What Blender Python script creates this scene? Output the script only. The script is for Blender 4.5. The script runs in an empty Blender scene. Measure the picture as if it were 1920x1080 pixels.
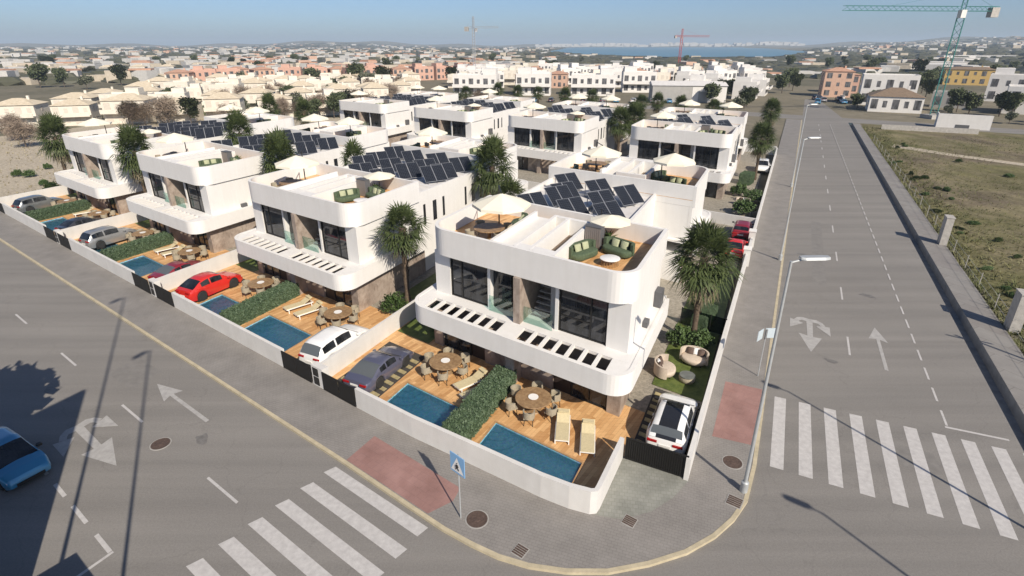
import bpy, bmesh, math, random
from mathutils import Vector
R = math.radians
rnd = random.Random(7)
SC = bpy.context.scene
COL = SC.collection

# ------------------------------------------------------------------ camera, sky, sun, exposure
cam_d = bpy.data.cameras.new('camera'); cam = bpy.data.objects.new('camera', cam_d); COL.objects.link(cam)
SC.camera = cam
cam_d.sensor_fit = 'HORIZONTAL'; cam_d.sensor_width = 36.0
cam_d.lens = 36.0 * 1020 / 1920
cam_d.shift_y = -40 / 1920
cam_d.clip_start = 0.1; cam_d.clip_end = 30000
cam.location = (0, 0, 18.0)
cam.rotation_euler = (R(90) - math.atan(416 / 1020), 0, 0)

SUN_AZ, SUN_EL = 151.0, 37.0            # compass style: 0 = +Y, clockwise
W_ = bpy.data.worlds.new('World'); SC.world = W_; W_.use_nodes = True
nt = W_.node_tree; nt.nodes.clear()
sky = nt.nodes.new('ShaderNodeTexSky'); sky.sky_type = 'NISHITA'; sky.sun_disc = False
sky.sun_elevation = R(SUN_EL); sky.sun_rotation = R(SUN_AZ)
sky.air_density = 0.7; sky.dust_density = 0.9; sky.ozone_density = 5.5
bgn = nt.nodes.new('ShaderNodeBackground'); bgn.inputs['Strength'].default_value = 0.078
won = nt.nodes.new('ShaderNodeOutputWorld')
nt.links.new(sky.outputs[0], bgn.inputs[0]); nt.links.new(bgn.outputs[0], won.inputs[0])
sd = bpy.data.lights.new('sun', 'SUN'); sd.energy = 4.2; sd.angle = R(0.5); sd.color = (1, 0.90, 0.76)
so = bpy.data.objects.new('sun', sd); COL.objects.link(so)
so.rotation_euler = (R(90 - SUN_EL), 0, R(180 - SUN_AZ)); so.location = (30, -60, 60)
SC.view_settings.view_transform = 'Standard'; SC.view_settings.look = 'None'
SC.view_settings.gamma = 1.0; SC.view_settings.use_curve_mapping = False
SC.view_settings.exposure = 0.5
SC.cycles.use_denoising = True
SC.cycles.max_bounces = 6; SC.cycles.diffuse_bounces = 3; SC.cycles.glossy_bounces = 3
SC.cycles.transparent_max_bounces = 12; SC.cycles.volume_bounces = 0
SC.cycles.caustics_reflective = False; SC.cycles.caustics_refractive = False

# ------------------------------------------------------------------ site frame: a runs left along the left street, b back along the right street
E1 = (-0.81066, 0.58552); E2 = (0.43350, 0.90115); OX, OY = 5.6055, 13.9640
def W(a, b, z=0.0): return (OX + a * E1[0] + b * E2[0], OY + a * E1[1] + b * E2[1], z)
def AB(a, b, z): return W(a, b, z)
def lot(sg=1):                      # local lot coordinates (u right along the front, b back) in the skewed plot frame
    return lambda u, b, z: (-u * E1[0] + sg * b * E2[0], -u * E1[1] + sg * b * E2[1], z)
ID = lambda x, y, z: (x, y, z)
ROT_B = math.atan2(E2[1], E2[0]) - math.pi / 2     # turns local +y to the b direction
ROT_A = math.atan2(-E1[1], -E1[0])                  # turns local +x to the right along the left street

# ------------------------------------------------------------------ materials
MATS = {}
def mat(name, col, rough=0.6, metal=0.0, spec=0.5, var=0.0, vscale=3.0, bump=0.0, bscale=40.0, col2=None, coat=0.0, alpha=None, det=4.0):
    if name in MATS: return MATS[name]
    m = bpy.data.materials.new(name); m.use_nodes = True; n = m.node_tree.nodes; l = m.node_tree.links
    p = n['Principled BSDF']; p.inputs['Roughness'].default_value = rough; p.inputs['Metallic'].default_value = metal
    p.inputs['Specular IOR Level'].default_value = spec; p.inputs['Base Color'].default_value = (*col, 1)
    if coat: p.inputs['Coat Weight'].default_value = coat; p.inputs['Coat Roughness'].default_value = 0.04
    if var or col2 or bump: tc = n.new('ShaderNodeTexCoord')
    if var or col2:
        ns = n.new('ShaderNodeTexNoise'); ns.inputs['Scale'].default_value = vscale; ns.inputs['Detail'].default_value = det
        ns.inputs['Roughness'].default_value = 0.65
        l.new(tc.outputs['Object'], ns.inputs['Vector'])
        rp = n.new('ShaderNodeValToRGB'); rp.color_ramp.elements[0].position = 0.32; rp.color_ramp.elements[1].position = 0.68
        c2 = col2 or tuple(min(1, c * (1 + var)) for c in col); c1 = col if col2 else tuple(c * (1 - var) for c in col)
        rp.color_ramp.elements[0].color = (*c1, 1); rp.color_ramp.elements[1].color = (*c2, 1)
        l.new(ns.outputs['Fac'], rp.inputs[0]); l.new(rp.outputs[0], p.inputs['Base Color'])
    if bump:
        nb = n.new('ShaderNodeTexNoise'); nb.inputs['Scale'].default_value = bscale; nb.inputs['Detail'].default_value = 3
        l.new(tc.outputs['Object'], nb.inputs['Vector'])
        bp = n.new('ShaderNodeBump'); bp.inputs['Strength'].default_value = bump; bp.inputs['Distance'].default_value = 0.02
        l.new(nb.outputs['Fac'], bp.inputs['Height']); l.new(bp.outputs[0], p.inputs['Normal'])
    MATS[name] = m; return m

def nodes(name):
    m = bpy.data.materials.new(name); m.use_nodes = True
    MATS[name] = m
    return m, m.node_tree.nodes, m.node_tree.links, m.node_tree.nodes['Principled BSDF']

def noise(n, l, vec, scale, det=5, rough=0.6):
    t = n.new('ShaderNodeTexNoise'); t.inputs['Scale'].default_value = scale; t.inputs['Detail'].default_value = det
    t.inputs['Roughness'].default_value = rough; l.new(vec, t.inputs['Vector']); return t.outputs['Fac']
def ramp(n, l, fac, stops):
    r = n.new('ShaderNodeValToRGB'); cr = r.color_ramp
    while len(cr.elements) < len(stops): cr.elements.new(0.5)
    for e, (p, c) in zip(cr.elements, stops): e.position = p; e.color = (*c, 1)
    l.new(fac, r.inputs[0]); return r.outputs[0]
def mixc(n, l, fac, c1, c2, mode='MIX'):
    x = n.new('ShaderNodeMix'); x.data_type = 'RGBA'; x.blend_type = mode
    for s, v in ((x.inputs[0], fac), (x.inputs[6], c1), (x.inputs[7], c2)):
        if isinstance(v, (int, float)): s.default_value = v
        elif isinstance(v, tuple): s.default_value = (*v, 1)
        else: l.new(v, s)
    return x.outputs[2]
def bump(n, l, p, h, st, dist=0.02):
    b = n.new('ShaderNodeBump'); b.inputs['Strength'].default_value = st; b.inputs['Distance'].default_value = dist
    l.new(h, b.inputs['Height']); l.new(b.outputs[0], p.inputs['Normal'])
def rotvec(n, l, vec, ang, sc=(1, 1, 1)):
    mp = n.new('ShaderNodeMapping'); mp.inputs['Rotation'].default_value = (0, 0, ang); mp.inputs['Scale'].default_value = sc
    l.new(vec, mp.inputs['Vector']); return mp.outputs[0]

def m_asphalt():
    m, n, l, p = nodes('asphalt'); g = n.new('ShaderNodeNewGeometry').outputs['Position']
    big = noise(n, l, g, 0.09, 6, 0.6); fine = noise(n, l, g, 14, 3, 0.8)
    strk = noise(n, l, rotvec(n, l, g, R(-64), (0.02, 0.7, 1)), 1.0, 3)
    strk2 = noise(n, l, rotvec(n, l, g, R(36), (0.03, 0.6, 1)), 1.0, 3)
    c = ramp(n, l, big, [(0.3, (0.185, 0.174, 0.161)), (0.7, (0.25, 0.236, 0.218))])
    c = mixc(n, l, 0.35, c, ramp(n, l, strk, [(0.35, (0.125, 0.118, 0.11)), (0.65, (0.29, 0.275, 0.253))]))
    c = mixc(n, l, 0.18, c, ramp(n, l, strk2, [(0.35, (0.13, 0.13, 0.125)), (0.65, (0.27, 0.255, 0.235))]))
    c = mixc(n, l, 0.25, c, ramp(n, l, fine, [(0.3, (0.11, 0.105, 0.10)), (0.7, (0.33, 0.31, 0.29))]))
    sp = noise(n, l, g, 0.55, 8, 0.75)
    c = mixc(n, l, ramp(n, l, sp, [(0.64, (0, 0, 0)), (0.74, (0.5, 0.5, 0.5))]), c, (0.10, 0.095, 0.09))
    vo = n.new('ShaderNodeTexVoronoi'); vo.feature = 'DISTANCE_TO_EDGE'; vo.inputs['Scale'].default_value = 0.16
    wv = n.new('ShaderNodeVectorMath'); wv.operation = 'ADD'; nn = n.new('ShaderNodeTexNoise'); nn.inputs['Scale'].default_value = 0.5; nn.inputs['Detail'].default_value = 6
    l.new(g, nn.inputs['Vector']); sc3 = n.new('ShaderNodeVectorMath'); sc3.operation = 'SCALE'; sc3.inputs['Scale'].default_value = 3.0
    l.new(nn.outputs['Color'], sc3.inputs[0]); l.new(g, wv.inputs[0]); l.new(sc3.outputs[0], wv.inputs[1]); l.new(wv.outputs[0], vo.inputs['Vector'])
    c = mixc(n, l, ramp(n, l, vo.outputs['Distance'], [(0.0, (0.16, 0.16, 0.16)), (0.006, (0, 0, 0))]), c, (0.07, 0.065, 0.06))
    l.new(c, p.inputs['Base Color']); p.inputs['Roughness'].default_value = 0.85; p.inputs['Specular IOR Level'].default_value = 0.25
    bump(n, l, p, fine, 0.35, 0.01); return m
def m_pave(name, c1, c2, mort, bw, bh, ang, big=0.3, ms=0.012):
    m, n, l, p = nodes(name); g = n.new('ShaderNodeNewGeometry').outputs['Position']
    v = rotvec(n, l, g, ang); b = n.new('ShaderNodeTexBrick'); l.new(v, b.inputs['Vector'])
    b.inputs['Scale'].default_value = 1.0; b.inputs['Brick Width'].default_value = bw; b.inputs['Row Height'].default_value = bh
    b.inputs['Mortar Size'].default_value = ms; b.inputs['Color1'].default_value = (*c1, 1); b.inputs['Color2'].default_value = (*c2, 1)
    b.inputs['Mortar'].default_value = (*mort, 1); b.inputs['Bias'].default_value = 0
    c = mixc(n, l, big, b.outputs['Color'], ramp(n, l, noise(n, l, g, 0.7, 6, 0.65), [(0.3, tuple(x * 0.7 for x in c1)), (0.7, tuple(min(1, x * 1.25) for x in c2))]))
    l.new(c, p.inputs['Base Color']); p.inputs['Roughness'].default_value = 0.8; p.inputs['Specular IOR Level'].default_value = 0.3
    bump(n, l, p, b.outputs['Fac'], -0.4, 0.01); return m
def m_deck(name='deck_wood'):
    m, n, l, p = nodes(name); g = n.new('ShaderNodeNewGeometry').outputs['Position']
    v = rotvec(n, l, g, -ROT_A + R(90)); b = n.new('ShaderNodeTexBrick'); l.new(v, b.inputs['Vector'])
    b.inputs['Scale'].default_value = 1.0; b.inputs['Brick Width'].default_value = 1.25; b.inputs['Row Height'].default_value = 0.2
    b.inputs['Mortar Size'].default_value = 0.004; b.inputs['Color1'].default_value = (0.42, 0.21, 0.075, 1); b.inputs['Color2'].default_value = (0.78, 0.50, 0.24, 1)
    b.inputs['Mortar'].default_value = (0.16, 0.08, 0.04, 1); b.inputs['Bias'].default_value = 0.0
    gr = noise(n, l, rotvec(n, l, g, -ROT_A + R(90), (1.2, 14, 1)), 1.5, 4)
    c = mixc(n, l, 0.35, b.outputs['Color'], ramp(n, l, gr, [(0.3, (0.36, 0.16, 0.05)), (0.7, (0.74, 0.46, 0.22))]))
    l.new(c, p.inputs['Base Color']); p.inputs['Roughness'].default_value = 0.55; return m
def m_stone():
    m, n, l, p = nodes('stone_cladding'); g = n.new('ShaderNodeTexCoord').outputs['Object']
    f1 = noise(n, l, g, 1.1, 8, 0.7); f2 = noise(n, l, rotvec(n, l, g, 0.5, (3, 3, 0.8)), 2.2, 6, 0.75)
    c = ramp(n, l, f1, [(0.3, (0.20, 0.155, 0.125)), (0.5, (0.33, 0.27, 0.225)), (0.7, (0.44, 0.37, 0.31))])
    c = mixc(n, l, ramp(n, l, f2, [(0.55, (0, 0, 0)), (0.66, (0.6, 0.6, 0.6))]), c, (0.15, 0.105, 0.08))
    l.new(c, p.inputs['Base Color']); p.inputs['Roughness'].default_value = 0.6; return m
def m_water(name, tint):
    m = bpy.data.materials.new(name); m.use_nodes = True; n = m.node_tree.nodes; l = m.node_tree.links; n.clear()
    o = n.new('ShaderNodeOutputMaterial'); mx = n.new('ShaderNodeMixShader'); tr = n.new('ShaderNodeBsdfTransparent'); gl = n.new('ShaderNodeBsdfGlossy')
    tr.inputs[0].default_value = (*tint, 1); gl.inputs['Roughness'].default_value = 0.03
    lw = n.new('ShaderNodeFresnel'); lw.inputs['IOR'].default_value = 1.33
    tc = n.new('ShaderNodeNewGeometry').outputs['Position']; f = noise(n, l, tc, 3.0, 3)
    b = n.new('ShaderNodeBump'); b.inputs['Strength'].default_value = 0.5; b.inputs['Distance'].default_value = 0.05
    l.new(f, b.inputs['Height']); l.new(b.outputs[0], gl.inputs['Normal']); l.new(b.outputs[0], lw.inputs['Normal'])
    df = n.new('ShaderNodeBsdfDiffuse'); df.inputs[0].default_value = (.085, .33, .48, 1); m2 = n.new('ShaderNodeMixShader'); m2.inputs[0].default_value = .22
    l.new(tr.outputs[0], m2.inputs[1]); l.new(df.outputs[0], m2.inputs[2])
    l.new(lw.outputs[0], mx.inputs[0]); l.new(m2.outputs[0], mx.inputs[1]); l.new(gl.outputs[0], mx.inputs[2]); l.new(mx.outputs[0], o.inputs[0])
    MATS[name] = m; return m
def m_pooltile():
    m, n, l, p = nodes('pool_tile'); g = n.new('ShaderNodeNewGeometry').outputs['Position']
    v = n.new('ShaderNodeTexVoronoi'); v.inputs['Scale'].default_value = 11; l.new(g, v.inputs['Vector'])
    c = mixc(n, l, 0.45, ramp(n, l, noise(n, l, g, 5.0, 4, 0.7), [(0.35, (0.13, 0.38, 0.52)), (0.65, (0.46, 0.74, 0.84))]), v.outputs['Color'], 'OVERLAY')
    c = mixc(n, l, 0.35, c, (0.28, 0.56, 0.70))
    l.new(c, p.inputs['Base Color']); p.inputs['Roughness'].default_value = 0.3; return m
def m_leaf(name, c1, c2, sc=2.0, tr=0.0):
    m, n, l, p = nodes(name); g = n.new('ShaderNodeNewGeometry').outputs['Position']
    c = ramp(n, l, noise(n, l, g, sc, 4, 0.7), [(0.3, c1), (0.7, c2)])
    l.new(c, p.inputs['Base Color']); p.inputs['Roughness'].default_value = 0.55; p.inputs['Specular IOR Level'].default_value = 0.25
    if tr:
        o = n['Material Output']; t = n.new('ShaderNodeBsdfTranslucent'); l.new(c, t.inputs[0]); mx = n.new('ShaderNodeMixShader'); mx.inputs[0].default_value = tr
        l.new(p.outputs[0], mx.inputs[1]); l.new(t.outputs[0], mx.inputs[2]); l.new(mx.outputs[0], o.inputs[0])
    return m
def m_ground(name, stops, s1, s2, s3, rough=0.95):
    m, n, l, p = nodes(name); g = n.new('ShaderNodeNewGeometry').outputs['Position']
    a = noise(n, l, g, s1, 6, 0.6); b_ = noise(n, l, g, s2, 5, 0.7); c_ = noise(n, l, g, s3, 3, 0.8)
    c = ramp(n, l, a, stops)
    c = mixc(n, l, 0.45, c, ramp(n, l, b_, [(q, k) for q, k in stops]))
    c = mixc(n, l, 0.5, c, ramp(n, l, c_, [(0.3, tuple(x * 0.45 for x in stops[0][1])), (0.7, tuple(min(1, x * 1.45) for x in stops[-1][1]))]))
    l.new(c, p.inputs['Base Color']); p.inputs['Roughness'].default_value = rough; p.inputs['Specular IOR Level'].default_value = 0.1
    return m
def m_field(name, stops, s1, s2, s3):
    m, n, l, p = nodes(name); g = n.new('ShaderNodeNewGeometry').outputs['Position']
    c = ramp(n, l, noise(n, l, g, s1, 7, 0.62), stops)
    c = mixc(n, l, 0.6, c, ramp(n, l, noise(n, l, rotvec(n, l, g, R(20), (1, .45, 1)), s2, 6, 0.7), [(0.32, (0.22, 0.22, 0.2)), (0.5, (0.5, 0.5, 0.5)), (0.68, (0.8, 0.78, 0.74))]), 'OVERLAY')
    c = mixc(n, l, 0.5, c, ramp(n, l, noise(n, l, g, s3, 4, 0.8), [(0.35, (0.2, 0.2, 0.2)), (0.65, (0.8, 0.8, 0.8))]), 'OVERLAY')
    l.new(c, p.inputs['Base Color']); p.inputs['Roughness'].default_value = .95; p.inputs['Specular IOR Level'].default_value = .1; return m
def m_farm(name):
    m, n, l, p = nodes(name); g = n.new('ShaderNodeNewGeometry').outputs['Position']
    v = n.new('ShaderNodeTexVoronoi'); v.inputs['Scale'].default_value = 0.006; l.new(g, v.inputs['Vector'])
    c = ramp(n, l, v.outputs['Color'], [(0.2, (0.11, 0.11, 0.075)), (0.45, (0.25, 0.22, 0.165)), (0.6, (0.13, 0.145, 0.085)), (0.8, (0.30, 0.26, 0.2))])
    c = mixc(n, l, 0.55, c, ramp(n, l, noise(n, l, g, 0.03, 8, 0.7), [(0.3, (0.06, 0.065, 0.045)), (0.55, (0.17, 0.15, 0.11)), (0.7, (0.3, 0.26, 0.2))]))
    c = mixc(n, l, 0.3, c, ramp(n, l, noise(n, l, g, 0.4, 4, 0.7), [(0.3, (0.06, 0.06, 0.04)), (0.7, (0.28, 0.25, 0.19))]))
    l.new(c, p.inputs['Base Color']); p.inputs['Roughness'].default_value = 0.95; p.inputs['Specular IOR Level'].default_value = 0.1; return m
def m_stucco(name, col, dirt=0.06):
    m, n, l, p = nodes(name); g = n.new('ShaderNodeNewGeometry').outputs['Position']
    c = mixc(n, l, 1.0, ramp(n, l, noise(n, l, g, 0.8, 6, 0.65), [(0.3, tuple(x * (1 - dirt) for x in col)), (0.7, col)]),
             ramp(n, l, noise(n, l, rotvec(n, l, g, 0.3, (2.5, 2.5, 0.25)), 1.2, 4), [(0.35, (1, 1, 1)), (0.75, (0.95, 0.945, 0.935))]), 'MULTIPLY')
    l.new(c, p.inputs['Base Color']); p.inputs['Roughness'].default_value = 0.75; p.inputs['Specular IOR Level'].default_value = 0.3
    bump(n, l, p, noise(n, l, g, 35, 2), 0.12, 0.01); return m
def m_glass(name, col, rough=0.03):
    m, n, l, p = nodes(name); tc = n.new('ShaderNodeTexCoord').outputs['Object']
    c = ramp(n, l, noise(n, l, rotvec(n, l, tc, 0.2, (1.5, 1.5, 0.4)), 1.1, 4), [(0.35, tuple(x * 0.4 for x in col)), (0.7, tuple(x * 1.9 for x in col))])
    l.new(c, p.inputs['Base Color']); p.inputs['Roughness'].default_value = rough; p.inputs['Specular IOR Level'].default_value = 0.6
    p.inputs['IOR'].default_value = 1.5; return m
def m_clear(name, tint, gl=0.12):
    m = bpy.data.materials.new(name); m.use_nodes = True; n = m.node_tree.nodes; l = m.node_tree.links; n.clear()
    o = n.new('ShaderNodeOutputMaterial'); mx = n.new('ShaderNodeMixShader'); tr = n.new('ShaderNodeBsdfTransparent'); g = n.new('ShaderNodeBsdfGlossy')
    tr.inputs[0].default_value = (*tint, 1); g.inputs['Roughness'].default_value = 0.03; mx.inputs[0].default_value = gl
    l.new(tr.outputs[0], mx.inputs[1]); l.new(g.outputs[0], mx.inputs[2]); l.new(mx.outputs[0], o.inputs[0]); MATS[name] = m; return m

M_ASPH = m_asphalt()
M_PAVE = m_pave('pavement_tiles', (0.225, 0.211, 0.196), (0.25, 0.235, 0.218), (0.165, 0.153, 0.142), 0.24, 0.14, R(20), 0.4)
M_PAVR = m_pave('pavement_far', (0.215, 0.20, 0.19), (0.25, 0.24, 0.225), (0.14, 0.13, 0.12), 2.4, 1.6, R(64), ms=0.02)
M_RED = m_pave('red_tactile_tiles', (0.27, 0.15, 0.13), (0.31, 0.185, 0.165), (0.22, 0.13, 0.12), 0.4, 0.4, R(36), 0.6)
M_APRON = m_pave('driveway_setts', (0.21, 0.215, 0.19), (0.28, 0.28, 0.25), (0.16, 0.16, 0.13), 0.22, 0.2, R(10), 0.5)
M_DECK = m_deck(); M_STONE = m_stone(); M_TILE = m_pooltile()
M_WATER = m_water('pool_water', (0.84, 0.96, 0.99))
M_WHITE = m_stucco('white_stucco', (0.76, 0.745, 0.72)); M_WALLW = m_stucco('white_boundary_stucco', (0.67, 0.655, 0.63), 0.12)
M_ROOFW = m_stucco('pale_roof', (0.70, 0.68, 0.66), 0.15)
M_GLASS = m_glass('dark_glass', (0.022, 0.024, 0.028)); M_CLEAR = m_clear('balustrade_glass', (0.72, 0.85, 0.82))
M_BLACK = mat('black_metal', (0.018, 0.017, 0.016), 0.5, 0.0, 0.4)
M_GATE = mat('black_gate_paint', (0.014, 0.013, 0.012), 0.6, 0.0, 0.3)
M_GREY = mat('grey_metal', (0.30, 0.31, 0.32), 0.45, 0.6); M_GALV = mat('galvanised_steel', (0.42, 0.44, 0.45), 0.5, 0.3, var=0.08, vscale=4)
M_DGREY = mat('dark_grey_panel', (0.10, 0.10, 0.105), 0.6); M_CONC = mat('concrete', (0.40, 0.38, 0.35), 0.9, var=0.18, vscale=2.5, bump=0.3)
M_DCONC = mat('shadow_trench_concrete', (0.25, 0.25, 0.25), 0.9, var=0.2, vscale=1.5)  # dark concrete of the trench added as a shadow band
M_PAINT = mat('road_paint', (0.40, 0.385, 0.375), 0.8, var=0.0, vscale=4, col2=(0.52, 0.505, 0.49), det=9)
M_FADE = mat('faded_road_paint', (0.30, 0.29, 0.28), 0.85, vscale=3.5, col2=(0.41, 0.40, 0.385), det=9)
M_KERB = mat('kerb_stone', (0.45, 0.39, 0.27), 0.85, var=0.15, vscale=2.0); M_KERBG = mat('grey_kerb', (0.33, 0.32, 0.30), 0.85, var=0.15, vscale=2.0)
M_IRON = mat('rusty_iron', (0.11, 0.075, 0.06), 0.7, 0.3, var=0.3, vscale=12, bump=0.5, bscale=60)
M_HEDGE = m_leaf('hedge_leaf', (0.045, 0.075, 0.04), (0.10, 0.145, 0.08), 3.0)
M_SHRUB = m_leaf('shrub_leaf', (0.03, 0.06, 0.018), (0.085, 0.13, 0.04), 4.0)
M_PALM = m_leaf('palm_leaf', (0.028, 0.046, 0.016), (0.115, 0.145, 0.055), 2.5, 0.2)
M_PALMD = m_leaf('dry_palm_leaf', (0.10, 0.085, 0.05), (0.19, 0.16, 0.10), 3.0)
M_TRUNK = mat('palm_trunk_fibre', (0.06, 0.042, 0.03), 0.95, vscale=7, col2=(0.15, 0.11, 0.075), bump=0.9, bscale=14)
M_BARK = mat('bark', (0.09, 0.07, 0.055), 0.95, var=0.3, vscale=5)
M_LAWN = m_leaf('lawn', (0.055, 0.085, 0.02), (0.14, 0.17, 0.05), 2.5)
M_TREE = m_leaf('tree_leaf', (0.035, 0.05, 0.022), (0.10, 0.115, 0.055), 0.4); M_TREEB = m_leaf('olive_leaf', (0.075, 0.085, 0.055), (0.16, 0.165, 0.11), 0.5)
M_DRYT = m_leaf('dry_twigs', (0.16, 0.12, 0.09), (0.30, 0.24, 0.185), 0.7)
M_CREAM = mat('parasol_cloth', (0.78, 0.735, 0.60), 0.9, var=0.03, vscale=2)
M_VELV = mat('green_velvet', (0.07, 0.10, 0.055), 0.85, var=0.25, vscale=9); M_CUSH = mat('pale_green_cushion', (0.36, 0.38, 0.24), 0.9, var=0.1, vscale=8)
M_BEIGEF = mat('beige_cushion', (0.52, 0.44, 0.36), 0.9, var=0.08, vscale=9); M_WHITEP = mat('white_lacquer', (0.80, 0.79, 0.77), 0.35)
M_WICK = mat('wicker', (0.26, 0.23, 0.17), 0.8, vscale=22, col2=(0.40, 0.35, 0.26), bump=0.6, bscale=60)
M_TAB = mat('table_wood', (0.20, 0.12, 0.06), 0.5, vscale=6, col2=(0.36, 0.24, 0.13)); M_SLING = mat('sling_fabric', (0.55, 0.47, 0.29), 0.85, var=0.1, vscale=10)
M_RUB = mat('rubber', (0.02, 0.02, 0.02), 0.8); M_RIM = mat('alloy', (0.42, 0.43, 0.45), 0.3, 0.8); M_CARGL = m_glass('car_glass', (0.015, 0.017, 0.02), 0.02)
M_REARGL = mat('rear_window_glass', (0.10, 0.11, 0.115), 0.08, 0.0, 0.7); M_LAMPR = mat('red_lamp', (0.35, 0.012, 0.012), 0.15); M_LAMPW = mat('clear_lamp', (0.6, 0.62, 0.65), 0.1, 0.2)
M_CELL = None
def m_cell():
    m, n, l, p = nodes('solar_cells'); tc = n.new('ShaderNodeTexCoord').outputs['Object']
    b = n.new('ShaderNodeTexBrick'); b.offset = 0.0; l.new(tc, b.inputs['Vector']); b.inputs['Scale'].default_value = 1
    b.inputs['Brick Width'].default_value = 0.165; b.inputs['Row Height'].default_value = 0.165; b.inputs['Mortar Size'].default_value = 0.006
    b.inputs['Color1'].default_value = (0.008, 0.010, 0.017, 1); b.inputs['Color2'].default_value = (0.012, 0.015, 0.025, 1); b.inputs['Mortar'].default_value = (0.10, 0.11, 0.12, 1)
    l.new(b.outputs['Color'], p.inputs['Base Color']); p.inputs['Roughness'].default_value = 0.3; p.inputs['Specular IOR Level'].default_value = 0.22; return m
M_CELL = m_cell(); M_ALU = mat('aluminium', (0.30, 0.31, 0.33), 0.45, 0.4)
M_GROUND = m_farm('open_land')
M_FIELD = m_field('rough_field', [(0.30, (0.095, 0.10, 0.042)), (0.44, (0.14, 0.13, 0.065)), (0.54, (0.185, 0.16, 0.10)), (0.64, (0.135, 0.11, 0.08)), (0.74, (0.27, 0.23, 0.17))], 0.06, 0.25, 2.5)
M_SAND = m_ground('dry_sandy_ground', [(0.3, (0.27, 0.235, 0.18)), (0.55, (0.40, 0.35, 0.27)), (0.7, (0.5, 0.44, 0.35))], 0.06, 0.4, 2.5)
M_GRASS = m_leaf('field_grass', (0.075, 0.095, 0.03), (0.20, 0.185, 0.085), 0.12)

# ------------------------------------------------------------------ mesh helpers
class MB:
    def __init__(s, xf=ID): s.v = []; s.f = []; s.xf = xf
    def pt(s, x, y, z): s.v.append(s.xf(x, y, z)); return len(s.v) - 1
    def poly(s, pts): s.f.append([s.pt(*p) for p in pts]); return s
    def prism(s, pts, z0, z1):
        n = len(pts); a = [s.pt(p[0], p[1], z0) for p in pts]; b = [s.pt(p[0], p[1], z1) for p in pts]
        s.f.append(a[::-1]); s.f.append(b)
        for i in range(n): j = (i + 1) % n; s.f.append([a[i], a[j], b[j], b[i]])
        return s
    def bx(s, x0, x1, y0, y1, z0, z1): return s.prism([(x0, y0), (x1, y0), (x1, y1), (x0, y1)], z0, z1)
    def box(s, c, d, rz=0.0):
        ca, sa = math.cos(rz), math.sin(rz); hx, hy = d[0] / 2, d[1] / 2
        return s.prism([(c[0] + ca * x - sa * y, c[1] + sa * x + ca * y) for x, y in ((-hx, -hy), (hx, -hy), (hx, hy), (-hx, hy))], c[2] - d[2] / 2, c[2] + d[2] / 2)
    def strip(s, outer, inner, z0, z1, closed=False):       # wall between two polylines of equal length
        n = len(outer); o0 = [s.pt(*p, z0) for p in outer]; o1 = [s.pt(*p, z1) for p in outer]; i0 = [s.pt(*p, z0) for p in inner]; i1 = [s.pt(*p, z1) for p in inner]
        for i in range(n if closed else n - 1):
            j = (i + 1) % n
            s.f += [[o0[i], o0[j], o1[j], o1[i]], [i0[j], i0[i], i1[i], i1[j]], [o1[i], o1[j], i1[j], i1[i]], [o0[j], o0[i], i0[i], i0[j]]]
        if not closed: s.f += [[o0[0], o1[0], i1[0], i0[0]], [o0[-1], i0[-1], i1[-1], o1[-1]]]
        return s
    def tube(s, p, q, r0, r1=None, n=8, cap=True):
        r1 = r0 if r1 is None else r1; p = Vector(p); q = Vector(q); d = (q - p).normalized()
        x = d.orthogonal().normalized(); y = d.cross(x); A = []; B = []
        for i in range(n):
            t = 2 * math.pi * i / n; o = x * math.cos(t) + y * math.sin(t)
            A.append(s.pt(*(p + o * r0))); B.append(s.pt(*(q + o * r1)))
        for i in range(n): j = (i + 1) % n; s.f.append([A[i], A[j], B[j], B[i]])
        if cap: s.f.append(A[::-1]); s.f.append(B)
        return s
    def lathe(s, prof, n=16, c=(0, 0, 0), cap=True):
        rings = [[s.pt(c[0] + r * math.cos(2 * math.pi * i / n), c[1] + r * math.sin(2 * math.pi * i / n), c[2] + z) for i in range(n)] for r, z in prof]
        for a, b in zip(rings, rings[1:]):
            for i in range(n): j = (i + 1) % n; s.f.append([a[i], a[j], b[j], b[i]])
        if cap: s.f.append(rings[0][::-1]); s.f.append(rings[-1])
        return s
    def loft(s, rings, closed=True, cap=True):
        R_ = [[s.pt(*p) for p in r] for r in rings]; n = len(R_[0])
        for a, b in zip(R_, R_[1:]):
            for i in range(n if closed else n - 1): j = (i + 1) % n; s.f.append([a[i], a[j], b[j], b[i]])
        if cap and closed: s.f.append(R_[0][::-1]); s.f.append(R_[-1])
        return s
    def build(s, name, m, parent=None, loc=(0, 0, 0), rz=0.0, smooth=None, fix=True):
        me = bpy.data.meshes.new(name); me.from_pydata(s.v, [], s.f)
        if fix:
            bm = bmesh.new(); bm.from_mesh(me); bmesh.ops.recalc_face_normals(bm, faces=bm.faces); bm.to_mesh(me); bm.free()
        me.materials.append(m)
        if smooth:
            me.shade_smooth(); me.set_sharp_from_angle(angle=R(smooth))
        o = bpy.data.objects.new(name, me); COL.objects.link(o); o.location = loc; o.rotation_euler = (0, 0, rz)
        if parent: o.parent = parent
        return o

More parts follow.
